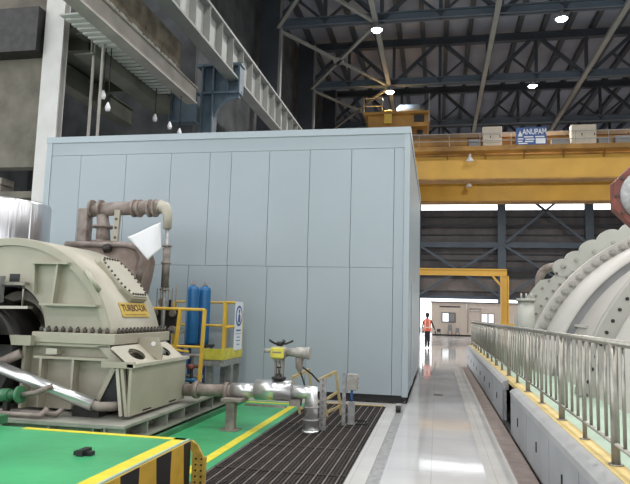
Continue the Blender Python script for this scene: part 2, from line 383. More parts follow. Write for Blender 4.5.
for k,x in enumerate((-2.7,2.4,7.5,12.6,17.7)):
    b = B(); b.box((x-0.11,12,14.26),(x+0.11,59.5,14.42)); tag(obj('roof_runner', b, 'runway'), ['long roof tie through the lamps nearest the left column','long roof tie left of the upper right lamp','long roof tie right of the upper right lamp','long roof tie near the top right corner','long roof tie at the right image edge'][k], 'tie beam', 'long ties under the trusses')
for k,(y0,y1) in enumerate(((18.3,25.9),(25.9,33.6),(33.6,41.3))):
  for j,(x0,x1) in enumerate(((-7.2,-2.7),(12.6,17.7))):
    t = thing('roof_cross_brace', ((x0+x1)/2,(y0+y1)/2,14.3), 'flat cross brace %s %s' % (['in front of the nearest lamps','between the two lamp rows','behind the second lamp row'][k], ['on the left by the hall columns','on the far right'][j]), 'brace', 'flat braces under the roof')
    obj('diagonal', B().bar((x0,y0,14.3),(x1,y1,14.3),0.16,0.1), 'runway', t); obj('diagonal', B().bar((x0,y1,14.25),(x1,y0,14.25),0.16,0.1), 'runway', t)
    obj('gusset', B().box(((x0+x1)/2-0.25,(y0+y1)/2-0.3,14.2),((x0+x1)/2+0.25,(y0+y1)/2+0.3,14.34)), 'runway', t)
x = -7.2; k = 0
pur = None
while x < 30:
    b = B(); b.box((x-0.12,12,17.0),(x+0.12,60,17.3))
    if pur is None: pur = tag(obj('roof_purlin', b, 'steeldark'), 'dark purlin running lengthwise under the roof deck', 'purlin', 'purlins under the roof deck')
    else:
        q = pur.copy(); C.objects.link(q); q.location.x = x
    x += 1.27
# lamps
def lamp_proto(loc, label):
    t = thing('high_bay_lamp', loc, label, 'lamp', 'high bay lamps hanging from the trusses')
    x,y,z = loc
    b = B(); b.lathe((x,y,z), [(0.05,0.42),(0.09,0.40),(0.10,0.2),(0.27,0.0),(0.25,0.0),(0.09,0.18),(0.0,0.18)], 20); obj('reflector', b, 'galv', t)
    b = B(); b.lathe((x,y,z), [(0.0,0.05),(0.23,0.03),(0.15,-0.06),(0.0,-0.10)], 20); obj('bulb', b, 'bulb', t)
    obj('hanger', B().cyl((x,y,z+0.4),(x,y,z+0.62),0.02,8), 'galv', t)
    return t
LL = {(-2.65,25.9):'brightest lamp high on the left, level with the upper right lamp',(5.0,25.9):'bright lamp at the top right of centre',(-2.65,33.6):'bright lamp directly above the crane trolley',(4.95,33.6):'bright lamp above the blue crane sign'}
lp0 = None
for (x,y),l in LL.items():
    z = 13.95
    if lp0 is None: lp0 = lamp_proto((x,y,z), l)
    else: dup(lp0, (x,y,z), l)
for y in (-4.5,3.1,10.7,18.3,25.9,33.6,41.3,49.0):
    for x in (-2.65,4.95,12.6):
        ld = bpy.data.lights.new('lamp_light','AREA'); ld.shape = 'DISK'; ld.size = 0.55; ld.energy = 430; ld.color = (1.0,0.98,0.95); ld.spread = math.radians(170)
        lo = bpy.data.objects.new('lamp_light', ld); C.objects.link(lo); lo.location = (x,y,13.8)

# ---------------------------------------------------------------- acoustic enclosure
t = thing('acoustic_enclosure', (-4.4,15.4,0), 'huge blue-grey panelled acoustic enclosure standing beside the walkway', 'enclosure')
X0,X1,Y0,Y1 = -8.3,-0.53,11.75,19.2
obj('niche_shade', B().box((1.13,9.05,0.40),(1.22,10.15,0.60)), 'black', t)  # black box added as the shade inside the platform niche
obj('core', B().box((X0+0.03,Y0+0.03,0.12),(X1-0.03,Y1-0.03,5.17)), 'seam', t)
obj('plinth', B().box((X0+0.05,Y0+0.05,0),(X1-0.06,Y1-0.05,0.12)), 'black', t)
G = 0.0045
def fp(x0,x1,z0,z1,proud=0.0): obj('wall_panel', B().box((x0+G,Y0-proud,z0+G*0.7),(x1-G,Y0+0.04,z1-G*0.7)), 'encl', t)
up = [-7.48,-6.43,-5.42,-4.57,-4.11,-3.31,-2.48,-1.65,-0.82]
lo_ = [-7.38,-6.56,-5.74,-4.92,-4.10,-3.28,-2.46,-1.64,-0.82]
for a,c in zip(up,up[1:]): fp(a,c,2.48,4.80)
for a,c in zip(lo_,lo_[1:]): fp(a,c,0.12,2.48)
fp(X0+0.12,-7.48,2.48,4.80); fp(X0+0.12,-7.38,0.12,2.48); fp(-0.82,X1-0.1,0.12,4.8)
obj('top_band', B().box((X0,Y0-0.0,4.80+G),(X1-0.1,Y0+0.04,5.08)), 'encl', t)
b = B(); b.box((X0-0.02,Y0-0.025,5.08),(X1+0.02,Y0+0.1,5.21)); b.box((X1-0.08,Y0+0.1,5.08),(X1+0.02,Y1,5.21)); b.box((X0-0.02,Y0+0.1,5.08),(X0+0.08,Y1,5.21)); obj('roof_trim', b, 'encl_trim', t)
obj('roof_panel', B().box((X0+0.08,Y0+0.1,5.10),(X1-0.08,Y1,5.16)), 'encl', t)
for xx in ((X0-0.01,X0+0.12),(X1-0.1,X1+0.005)): obj('corner_trim', B().box((xx[0],Y0-0.012,0.1),(xx[1],Y0+0.06,5.08)), 'encl_trim', t)
ys = [Y0+0.06,12.9,14.1,15.3,16.5,17.7,Y1]
for a,c in zip(ys,ys[1:]):
    obj('wall_panel', B().box((X1-0.04,a+G,0.12),(X1,c-G,5.07)), 'encl', t)
obj('side_door', B().box((X1-0.01,13.05,0.15),(X1+0.02,14.0,2.3)), 'encl_trim', t, label='flush side door facing the walkway')
# ---------------------------------------------------------------- left structure
b = B(); b.box((-8.93,12.2,0),(-8.45,12.24,12)); b.box((-8.93,12.5,0),(-8.53,12.54,12)); b.box((-8.72,12.24,0),(-8.68,12.5,12))
tag(obj('white_column', b, 'whitecol'), 'white painted steel column at the left corner of the enclosure', 'column')
struct('wall_left', B().box((-15,12.45,4.75),(-8.95,12.8,13)), 'conc', 'stained concrete wall at the left edge')
b = B(); b.box((-15,12.3,4.0),(-8.95,13.2,4.15)); struct('trim_10', b, 'conc', 'concrete ledge under the stained wall')
struct('trim_shadow', B().box((-15,12.0,7.35),(-8.98,12.44,8.4)), 'dark', 'dark slab added as the shadow over the stained wall')  # dark slab stands in for the shadow at the wall top
struct('trim_11', B().box((-15,13.0,0),(-8.95,13.2,4.0)), 'concd', 'rough dark wall below the ledge')
for k in range(4):
    tag(obj('concrete_block', B().box((-10.35-0.62*(k//2),12.35,4.15+0.18*(k%2)),(-9.85-0.62*(k//2),12.8,4.31+0.18*(k%2))), 'dusty', None, 0.01), ['concrete block on the ledge nearest the white column, at the bottom','concrete block on the ledge nearest the white column, on top','concrete block at the left image edge of the ledge, at the bottom','concrete block at the left image edge of the ledge, on top'][k], 'block', 'blocks stored on the ledge')
# mezzanine
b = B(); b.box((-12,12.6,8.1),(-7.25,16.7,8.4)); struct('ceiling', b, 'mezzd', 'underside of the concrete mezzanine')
def ibeam(b, x, y0, y1, z0, z1, w, tf=0.04, tw=0.03):
    b.box((x-w/2,y0,z0),(x+w/2,y1,z0+tf)); b.box((x-w/2,y0,z1-tf),(x+w/2,y1,z1)); b.box((x+w/2-0.05-tw,y0,z0+tf),(x+w/2-0.05,y1,z1-tf)); return b
tag(obj('mezzanine_beam', ibeam(B(),-7.15,7.5,16.7,7.62,8.12,0.34), 'mezz'), 'beige steel edge beam of the mezzanine ending at the blue bracket', 'beam', 'mezzanine beams')
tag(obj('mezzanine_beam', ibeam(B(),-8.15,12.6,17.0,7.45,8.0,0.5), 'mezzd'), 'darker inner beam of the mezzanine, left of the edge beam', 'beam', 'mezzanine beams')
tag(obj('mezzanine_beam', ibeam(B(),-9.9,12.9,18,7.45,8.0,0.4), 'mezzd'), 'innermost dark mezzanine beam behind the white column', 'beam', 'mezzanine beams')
k = 0; y = 11.2
t = thing('soffit_slats', (-7.6,11.2,7.7), 'row of pale slats in the mezzanine soffit beside the edge beam', 'soffit')
while y < 16.0:
    obj('slat', B().box((-7.88,y,7.70),(-7.36,y+0.13,7.74)), 'slat', t); y += 0.22
for k,y in enumerate((13.1,15.9)):
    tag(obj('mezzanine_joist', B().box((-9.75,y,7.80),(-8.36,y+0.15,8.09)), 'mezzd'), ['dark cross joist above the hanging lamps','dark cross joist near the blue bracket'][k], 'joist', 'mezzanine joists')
b = B(); b.box((-7.6,7,8.4),(-7.12,15.7,9.05)); b.box((-7.24,7,8.12),(-7.12,15.7,8.4)); struct('trim_12', b, 'concd', 'rough brown concrete edge above the beige beam')
bm = B()
for k in range(220):
    y = random.uniform(8.5,15.2); s = random.uniform(0.015,0.05); x = random.uniform(-7.06,-7.03)
    bm.box((x-s*0.7,y-s,8.122),(x+s*0.7,y+s,8.122+s*1.5))
tag(obj('rubble', bm, 'slat'), 'line of pale rubble crumbs along the top of the beige beam', 'rubble', None, 'stuff')
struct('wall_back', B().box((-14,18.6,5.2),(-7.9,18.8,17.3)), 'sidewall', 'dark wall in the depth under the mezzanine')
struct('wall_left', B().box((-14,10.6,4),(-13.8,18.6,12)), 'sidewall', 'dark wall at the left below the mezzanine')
P = [(-6.42-0.3,12.3,6.22,'hanging lamp closest to the white column'),(-6.6+0.05,12.3,5.95,'hanging lamp second from the white column'),(-6.8,14.6,6.35,'hanging lamp left of the pair by the bracket'),(-6.55,15.2,6.2,'hanging lamp close to the blue bracket'),(-6.6,16.8,6.35,'hanging lamp touching the enclosure top by the bracket')]
pts = [(-7.76,12.9,6.55),(-7.62,12.9,6.25),(-7.75,15.6,6.86),(-7.3,15.6,6.62),(-7.18,16.0,6.55)]
hl = None
for k,(x,y,z) in enumerate(pts):
    lab = P[k][3]
    if hl is None:
        hl = thing('pendant_lamp', (x,y,z), lab, 'lamp', 'unlit lamps hanging under the mezzanine')
        obj('cable', B().cyl((x,y,z+0.12),(x,y,z+1.6),0.012,6), 'black', hl); obj('lamp_shade', B().lathe((x,y,z), [(0.0,-0.09),(0.05,-0.08),(0.065,0.0),(0.04,0.08),(0.015,0.13),(0,0.13)], 12), 'white', hl)
    else: dup(hl, (x,y,z), lab)
for k,x in enumerate((-7.95,-7.72,-9.0)):
    tag(obj('thin_post', B().bar((x,12.7,4.9),(x,12.7,7.85),0.05,0.05), 'mezz'), ['thin vertical post left of the hanging lamps','thin vertical post between the hanging lamps','thin vertical post next to the white column'][k], 'post', 'thin posts under the mezzanine')
# column with bracket
t = thing('bracket_column', (-7.2,18.2,5.21), 'blue steel column with corbel bracket carrying the crane runway', 'column')
b = B(); b.box((-7.42,18.0,5.21),(-7.37,18.4,9.4)); b.box((-7.05,18.0,5.21),(-7.0,18.4,9.4)); b.box((-7.37,18.18,5.21),(-7.05,18.22,9.4)); obj('shaft', b, 'bracket', t)
b = B(); b.box((-7.6,17.98,9.32),(-6.1,18.42,9.4)); b.box((-7.42,18.0,8.42),(-6.15,18.4,8.48)); b.box((-6.2,18.0,8.48),(-6.14,18.4,9.32)); b.box((-7.42,18.17,8.48),(-6.2,18.23,9.32)); b.box((-6.55,17.98,8.48),(-6.52,18.2,9.32)); obj('corbel', b, 'bracket', t)
poly = [(-7.0,8.42),(-6.2,8.42)] + [(-6.2-0.8*math.sin(a),8.30-0.75*(1-math.cos(a))) for a in [PI/2*k/8 for k in range(9)]]
obj('gusset', B().prism(poly,'y',18.12,18.28), 'bracket', t)
b = B(); b.box((-8.3,17.7,7.45),(-7.42,17.76,8.35)); b.box((-8.3,17.6,7.4),(-7.42,18.0,7.46)); b.box((-8.3,17.6,8.34),(-7.42,18.0,8.4)); b.box((-8.3,17.6,7.46),(-8.25,17.9,8.34)); obj('side_beam', b, 'bracket', t)
# runway girder
t = thing('crane_runway_girder', (-6.3,16,8.85), 'long grey crane runway girder with stiffeners running from top left behind the enclosure', 'girder')
b = B(); b.box((-6.6,6,8.85),(-6.2,58,8.92)); obj('bottom_flange', b, 'runway', t)
b = B(); b.box((-6.65,6,10.0),(-6.2,58,10.08)); obj('top_flange', b, 'runway', t)
obj('web', B().box((-6.46,6,8.92),(-6.42,58,10.0)), 'runwayp', t)
b = None; y = 6.5; first = None
while y < 46:
    if first is None: first = obj('stiffener', B().box((-6.42,y,8.92),(-6.22,y+0.03,10.0)), 'runway', t); fy = y
    else:
        q = first.copy(); C.objects.link(q); q.parent = t; q.location = (0,y-fy,0)
    y += 1.0
obj('crane_rail', B().box((-6.44,6,10.08),(-6.36,58,10.18)), 'steeldark', t)

# ---------------------------------------------------------------- overhead cranes
def crane(y, label, full):
    t = thing('overhead_crane', (5,y,9.0), label, 'crane', 'yellow overhead travelling cranes')
    obj('girder', B().box((-6.0,y,9.05),(27,y+0.9,10.28)), 'crane', t)
    b = B(); b.box((-6.0,y-0.05,10.28),(27,y+0.95,10.34)); b.box((-6.0,y-0.05,8.98),(27,y+0.95,9.05)); obj('girder_flange', b, 'craned', t)
    b = B(); b.box((-6.0,y-0.75,10.42),(27,y,10.50)); b.box((-6.0,y-0.75,10.50),(27,y-0.72,10.66)); obj('walkway', b, 'craned', t)
    x = -5.5
    while x < 27:
        obj('walkway_bracket', B().prism([(y-0.70,10.42),(y,10.42),(y,10.1)],'x',x,x+0.04), 'craned', t); x += 2.0
    obj('end_carriage', B().box((-6.6,y-0.6,10.2),(-6.0,y+2.6,10.7)), 'craned', t)
    if full:
        obj('back_beam', B().box((-6.0,y+0.3,11.42),(27,y+0.55,11.68)), 'brownbeam', t, label='brown upper beam with crane rail')
        obj('back_board', B().box((-6.0,y+0.35,10.34),(1.6,y+0.42,11.42)), 'craned', t)
        obj('back_board', B().box((1.6,y+0.45,10.34),(27,y+0.50,11.42)), 'craned', t)
        for z in (10.95,11.35): obj('handrail', B().bar((-6.0,y-0.72,z),(27,y-0.72,z),0.03), 'galv', t)
        x = -5.8
        while x < 27:
            obj('handrail_post', B().bar((x,y-0.72,10.50),(x,y-0.72,11.35),0.03), 'galv', t); x += 1.6
    return t
crane(34.0,'yellow overhead crane girder in front with railing, cabinets and sign', True)
crane(40.7,'second yellow overhead crane girder seen lower behind the front one', True)
def cab(x0,x1,z1,m,label,doors=2):
    y = 33.45
    t = thing('control_cabinet', ((x0+x1)/2,y+0.2,10.50), label, 'cabinet', 'cabinets on the crane walkway')
    obj('body', B().box((x0,y,10.505),(x1,y+0.4,z1)), m, t, 0.01)
    w = (x1-x0)/doors
    for k in range(doors):
        d = obj('door', B().box((x0+k*w+0.02,y-0.025,10.54),(x0+(k+1)*w-0.02,y,z1-0.04)), m, t)
        obj('handle', B().box((x0+(k+1)*w-0.12,y-0.05,11.13),(x0+(k+1)*w-0.08,y-0.025,11.25)), 'black', d)
cab(2.36,3.34,11.75,'cream','cream two-door cabinet left of the blue sign')
cab(6.82,8.05,11.72,'cream','cream two-door cabinet right of the blue sign')
cab(1.62,2.22,11.1,'greycab','small grey cabinet left of the cream one',1)
cab(5.85,6.70,11.0,'greycab','grey cabinet between blue sign and cream cabinet',1)
cab(8.15,8.75,11.0,'greycab','small grey cabinet right of the cream one',1)
cab(8.95,10.4,11.1,'greycab','wide grey cabinet at the right image edge',2)
t = thing('crane_sign', (4.8,33.2,10.66), 'blue and white sign board on the crane railing', 'sign')
obj('board', B().box((4.03,33.21,10.66),(5.56,33.25,11.58)), 'signblue', t)
obj('triangle_mark', B().prism([(4.12,11.10),(4.36,11.10),(4.24,11.42)],'y',33.19,33.21), 'signwhite', t)
RX = Matrix.Rotation(PI/2,4,'X')
text_mesh('lettering','ANUPAM',0.42,Matrix.Translation((4.96,33.20,11.33)) @ RX,'signwhite',t,0.005,'CENTER',0.70)
for a,c,z in ((4.44,4.9,11.07),(5.0,5.45,11.07),(4.12,4.4,10.97),(4.5,4.95,10.94),(4.12,4.36,10.84),(4.48,4.9,10.82),(4.15,4.6,10.72)):
    obj('text_line', B().box((a,33.195,z-0.03),(c,33.21,z+0.03)), 'signwhite', t)
obj('white_patch', B().box((5.02,33.195,10.70),(5.5,33.21,10.98)), 'signwhite', t)
def bell(x,y,z,label):
    t = thing('crane_lamp', (x,y,z), label, 'lamp', 'small lamps under the cranes')
    obj('lamp_shade', B().lathe((x,y,z), [(0,0.38),(0.06,0.38),(0.08,0.2),(0.2,0.06),(0.2,0.0),(0,0.02)],16), 'white', t)
    obj('stem', B().cyl((x,y,z+0.38),(x,y,z+0.5),0.03,8), 'galv', t)
bell(1.69,33.5,9.9,'small white lamp hanging below the front crane walkway')
bell(1.95,40.2,9.88,'small white lamp below the second crane walkway')
t = thing('crane_trolley', (-2.3,35,11.68), 'ochre crane trolley with railing and motor on top of the crane', 'trolley')
obj('frame', B().box((-3.85,33.6,11.95),(-0.55,36.5,12.62)), 'craned', t, 0.03)
obj('deck', B().box((-4.10,33.3,12.62),(-0.45,36.6,12.74)), 'craned', t)
obj('end_box', B().box((-2.95,33.35,12.1),(-2.5,33.6,12.85)), 'ypaint', t, 0.03)
obj('motor', B().tube([(-2.3,34.2,13.05),(-2.1,34.2,13.08),(-0.95,34.2,13.1),(-0.75,34.2,13.05)],[0.15,0.3,0.3,0.2],16), 'steelblue', t)
obj('drum', B().cyl((-3.7,35.4,12.98),(-2.6,35.4,12.98),0.24,16), 'dark', t)
obj('panel_box', B().box((-1.3,33.48,12.2),(-0.75,33.6,12.55)), 'black', t)
for x in (-3.5,-1.0): obj('wheel', B().cyl((x,34.3,11.85),(x,34.5,11.85),0.17,16), 'dark', t)
for x in (-4.05,-3.05): obj('railing_post', B().bar((x,33.35,12.74),(x,33.35,13.55),0.055), 'paley', t)
for z in (13.1,13.55): obj('railing_bar', B().bar((-4.05,33.35,z),(-3.05,33.35,z),0.055), 'paley', t)
obj('mast', B().bar((-0.48,33.35,12.1),(-0.48,33.35,13.7),0.06), 'galv', t)

# ---------------------------------------------------------------- yellow portal frame, cabin, barrier
t = thing('portal_frame', (1,33,0), 'yellow steel portal crane frame standing before the far wall', 'gantry')
b = B(); b.box((-4.3,32.9,3.72),(3.5,33.1,3.78)); b.box((-4.3,32.9,4.02),(3.5,33.1,4.08)); b.box((-4.3,32.96,3.78),(3.5,33.04,4.02)); obj('beam', b, 'crane', t)
for x in (-4.2,3.38):
    b = B(); b.box((x-0.2,32.85,0),(x-0.14,33.15,3.72)); b.box((x+0.14,32.85,0),(x+0.2,33.15,3.72)); b.box((x-0.14,32.96,0),(x+0.14,33.04,3.72)); obj('leg', b, 'crane', t)
    obj('knee_brace', B().bar((x-0.15 if x>0 else x+0.15,33,3.2),(x-0.6 if x>0 else x+0.6,33,3.74),0.08,0.1), 'crane', t)
t = thing('site_cabin', (4.0,54.2,0), 'cream cabin with two windows below the far opening', 'cabin')
cx0,cx1,cy = -0.45,9.2,53.0
obj('wall', B().box((cx0,cy,0.12),(cx1,cy+2.4,2.74)), 'cabin', t)
obj('roof', B().box((cx0-0.08,cy-0.08,2.74),(cx1+0.08,cy+2.5,2.82)), 'steeldark', t)
obj('plinth', B().box((cx0+0.05,cy+0.02,0),(cx1-0.05,cy+2.3,0.12)), 'black', t)
for x0,x1 in ((0.45,1.45),(3.6,4.55)):
    w = obj('window_frame', B().box((x0-0.06,cy-0.04,1.1),(x1+0.06,cy,1.92)), 'steeldark' if x0<1 else 'greycab', t)
    obj('pane', B().box((x0,cy-0.05,1.16),(x0+(0.5 if x0<1 else 0.45),cy-0.04,1.86)), 'winlit', w)
    obj('pane', B().box((x0+0.55,cy-0.05,1.16),(x1,cy-0.04,1.86)), 'greycab' if x0<1 else 'winlit', w)
obj('name_strip', B().box((0.2,cy-0.02,2.35),(1.9,cy,2.45)), 'steeldark', t, label='row of small dark illegible letters')
for z in (2.2,2.28,2.02): obj('notice_line', B().box((2.6,cy-0.02,z),(3.6,cy,z+0.04)), 'greycab', t)
obj('wall_lamp', B().box((2.35,cy-0.12,2.2),(2.42,cy,2.7)), 'white', t)
obj('drain_pipe', B().cyl((2.5,cy-0.05,0.3),(2.5,cy-0.05,2.2),0.03,8), 'greycab', t)
for k,(x,h,w) in enumerate(((0.15,0.5,0.3),(1.05,0.85,0.35),(1.65,0.6,0.3))):
    t = thing('office_chair', (x,52.4,0), ['low dark chair at the left end of the cabin front','tall dark chair under the lit cabin window','grey chair right of the tall one before the cabin'][k], 'chair', 'chairs in front of the cabin')
    obj('seat', B().box((x-w/2,52.2,h*0.5),(x+w/2,52.6,h*0.5+0.07)), 'greycab', t); obj('backrest', B().box((x-w/2,52.56,h*0.55),(x+w/2,52.62,h*1.1)), 'greycab' if k else 'steeldark', t)
    for dx in (-1,1):
        for dy in (52.23,52.57): obj('leg', B().bar((x+dx*w*0.44,dy,0),(x+dx*w*0.44,dy,h*0.5),0.04), 'dark', t)
t = thing('yellow_barrier', (2.9,24.2,0), 'yellow steel barrier beyond the railing end', 'barrier')
for z in (1.35,1.05): obj('rail', B().bar((2.4,24.2,z),(3.6,24.2,z),0.07), 'crane', t)
for x in (2.4,3.0,3.6): obj('post', B().bar((x,24.2,0),(x,24.2,1.35),0.06), 'crane', t)

# ---------------------------------------------------------------- right platform
t = thing('platform_base', (2,11,0), 'raised grey-clad turbine platform with yellow kerb on the right of the walkway', 'platform')
PY0,PY1 = 1.5,22.0
obj('deck', B().box((1.22,PY0,0.5),(11,PY1,0.60)), 'palegreen', t, label='pale green painted deck')
obj('kerb', B().box((1.09,PY0,0.60),(1.22,PY1,0.655)), 'kerb', t, label='worn yellow kerb')
for a,c in ((PY0,9.05),(10.15,PY1)): obj('cap', B().prism([(0.985,0.60),(1.0,0.50),(1.09,0.50),(1.09,0.65),(1.02,0.63)],'y',a,c), 'capg', t)
obj('core', B().box((1.3,PY0,0),(11,PY1-0.02,0.5)), 'rubber', t)
seams = [1.5,2.6,3.55,4.2,4.85,6.07,7.5,9.05]
def pnl(a,c):
    p = obj('cladding_panel', B().box((0.995,a+0.008,0.045),(1.02,c-0.008,0.565)), 'panel', t)
    obj('handle', B().box((0.985,(a+c)/2-0.012,0.26),(0.996,(a+c)/2+0.012,0.36)), 'black', p)
for a,c in zip(seams,seams[1:]): pnl(a,c)
s2 = [10.15,11.9,13.2,14.5,15.8,17.1,18.4,19.7,22.0]
for a,c in zip(s2,s2[1:]): pnl(a,c)
obj('skirting', B().box((1.01,PY0,0),(1.06,PY1,0.05)), 'black', t)
b = B(); b.box((1.02,9.07,0.0),(1.05,9.11,0.56)); b.box((1.02,10.08,0.0),(1.05,10.12,0.56)); b.box((1.1,9.6,0),(1.14,9.64,0.45)); obj('niche_frame', b, 'galv', t)
obj('niche_pipe', B().cyl((1.15,9.2,0.1),(1.15,10.0,0.1),0.04,10), 'galv', t)
# railing
t = thing('stainless_railing', (1.16,12,0.65), 'long stainless steel railing on the yellow kerb', 'railing')
RXx = 1.165
obj('top_rail', B().cyl((RXx,1.6,1.455),(RXx,21.95,1.455),0.024,14), 'steel', t)
obj('bottom_rail', B().cyl((RXx,1.6,0.79),(RXx,21.95,0.79),0.014,10), 'steel', t)
py = [1.9,2.78]
y = 3.66
py = [1.9,2.78,3.66,4.54,5.42,6.36,7.5,8.6,9.7,10.8,11.9,13.0,14.1,15.2,16.3,17.4,18.5,19.6,20.7,21.9]
for k,y in enumerate(py):
    r = 0.029 if k%2 else 0.018
    p = obj('post', B().cyl((RXx,y,0.655),(RXx,y,1.45),r,12), 'steel', t)
    obj('base_flange', B().cyl((RXx,y,0.655),(RXx,y,0.664),r+0.02,12), 'steel', p)
bal = None
for a,c in zip(py,py[1:]):
    n = 4
    for k in range(1,n):
        y = a+(c-a)*k/n
        if bal is None: bal = obj('baluster', B().cyl((RXx,y,0.79),(RXx,y,1.44),0.0125,8), 'steel', t); by = y
        else:
            q = bal.copy(); C.objects.link(q); q.parent = t; q.location = (0,y-by,0)
# floor bits
tag(obj('floor_drain', B().box((-0.05,13.1,0.0),(0.12,13.25,0.006)), 'black'), 'small black drain mark on the walkway floor', 'drain')
t = thing('door_stop', (-0.6,10.7,0), 'small grey caster block at the enclosure corner', 'caster')
obj('wheel', B().cyl((-0.66,10.6,0.05),(-0.58,10.6,0.05),0.05,12), 'rubber', t); obj('bracket', B().box((-0.67,10.6,0.05),(-0.57,10.85,0.11)), 'galv', t)

# ---------------------------------------------------------------- pale turbine casing (right)
LX,LZ = 5.15,0.0
t = thing('turbine_hood', (LX,11,0.6), 'huge pale grey domed turbine casing with bolted flanges behind the railing', 'turbine')
A0,A1 = math.radians(10.5), math.radians(169.5)
def aa(r): a = math.asin(0.6/r); return a, PI-a
# flange plate with lobed crest, clipped at the platform edge side
poly = []
n = 60
def clipx(x,z): return (max(x,1.75),z)
outer = []
for k in range(n+1):
    a = PI - math.radians(9) - (PI-math.radians(18))*k/n
    r = 3.62 if a < math.radians(136) else 3.76
    outer.append(clipx(LX+r*math.cos(a), max(0.6,LZ+r*math.sin(a))))
inner = [(LX+3.3*math.cos(a), LZ+3.3*math.sin(a)) for a in [aa(3.3)[0]+(aa(3.3)[1]-aa(3.3)[0])*k/n for k in range(n+1)]]
obj('flange_plate', B().prism(outer+inner,'y',14.9,15.0), 'lpg', t)
for li,(ad,rc,r) in enumerate(((130,3.66,0.20),(125,3.60,0.24),(118.2,3.57,0.30),(110.9,3.58,0.34),(103,3.6,0.35),(95,3.6,0.35),(87,3.6,0.35),(79,3.6,0.35),(71,3.6,0.34))):
    x = LX+rc*math.cos(math.radians(ad)); z = LZ+rc*math.sin(math.radians(ad))-0.03
    l = obj('lifting_lobe', B().tube([(x,14.88-0.005*li,z),(x,15.04,z)], r, 28), 'lpg', t)
    obj('eye', B().tube([(x,14.82,z+0.03),(x,14.88,z+0.03)], 0.04, 12), 'lpd', l)
def holes(r, y, step, a0, a1, rad, nm, m, h=0.02):
    f = None; a = a0
    while a <= a1:
        x = LX+r*math.cos(math.radians(a)); z = LZ+r*math.sin(math.radians(a))
        obj(nm, B().tube([(x,y-h,z),(x,y,z)], rad, 8), m, t); a += step
holes(3.62,14.9,3.6,101,166,0.032,'flange_bolt','dusty')
holes(3.40,14.9,3.6,103,166,0.032,'flange_bolt','dusty')
obj('neck', B().rev(LX,LZ,[(3.3,15.6),(3.3,13.0)],A0,A1), 'lp', t)
obj('bolt_ring', B().arc(LX,LZ,3.2,3.55,12.9,13.12,A0,A1,72), 'lp', t)
a = 92
while a < 170:
    x = LX+3.44*math.cos(math.radians(a)); z = LZ+3.44*math.sin(math.radians(a))
    p = obj('ring_nut', B().tube([(x,12.84,z),(x,12.9,z)], 0.066, 6), 'lpd', t); obj('stud', B().tube([(x,12.81,z),(x,12.84,z)], 0.035, 8), 'lpd', p); a += 3.3
obj('outer_shell', B().rev(LX,LZ,[(3.36,12.92),(3.33,12.3),(3.245,11.8),(3.20,11.8)],A0,A1), 'lp', t)
obj('groove', B().rev(LX,LZ,[(3.21,11.81),(2.85,11.81),(2.85,11.6)],A0,A1), 'greycab', t, label='recessed dark groove')
obj('inner_shell', B().rev(LX,LZ,[(2.84,11.66),(3.10,11.66),(3.12,9.0)],A0,A1), 'lp', t)
for a in (151,118):
    x = LX+3.0*math.cos(math.radians(a)); z = LZ+3.0*math.sin(math.radians(a)); x2 = LX+3.18*math.cos(math.radians(a)); z2 = LZ+3.18*math.sin(math.radians(a))
    obj('groove_clip', B().bar(((x+x2)/2,10.9,(z+z2)/2),((x+x2)/2,11.85,(z+z2)/2),0.1,0.05), 'lp', t)
obj('end_ring', B().arc(LX,LZ,3.15,3.40,8.8,9.0,A0,A1,72), 'lpd', t)
a = 100
while a < 170:
    x = LX+3.30*math.cos(math.radians(a)); z = LZ+3.30*math.sin(math.radians(a))
    obj('ring_hole', B().tube([(x,8.79,z),(x,8.801,z)], 0.025, 10), 'black', t); a += 3.0
obj('end_shell', B().rev(LX,LZ,[(3.17,8.9),(3.17,7.6),(3.0,7.1),(2.4,6.8),(1.2,6.65),(0.1,6.6)],A0,A1), 'lp', t)
# small vertical vessel & pipe next to it
t = thing('flanged_vessel', (1.86,13.9,0.6), 'small pale flanged vessel at the left foot of the turbine casing', 'vessel')
obj('body', B().lathe((1.86,13.9,0.6),[(0,0),(0.17,0),(0.17,1.36),(0,1.36)],20), 'lpg', t)
obj('top_flange', B().lathe((1.86,13.9,0.6),[(0,1.36),(0.2,1.36),(0.2,1.42),(0,1.42)],20), 'lpg', t)
for dx in (-0.1,0.0,0.1): obj('stud', B().cyl((1.86+dx,13.85,2.02),(1.86+dx,13.85,2.13),0.02,8), 'lpg', t)
pts = [(2.62,17.0,0.6),(2.62,17.0,2.6)] + [(2.62+0.35*(1-math.cos(a)),17.0,2.6+0.35*math.sin(a)) for a in [PI/2*k/6 for k in range(1,7)]] + [(3.6,17.0,2.95)]
tag(obj('elbow_pipe', B().tube(pts,0.11,14), 'rustpipe'), 'grey pipe bending over behind the casing lobes', 'pipe')
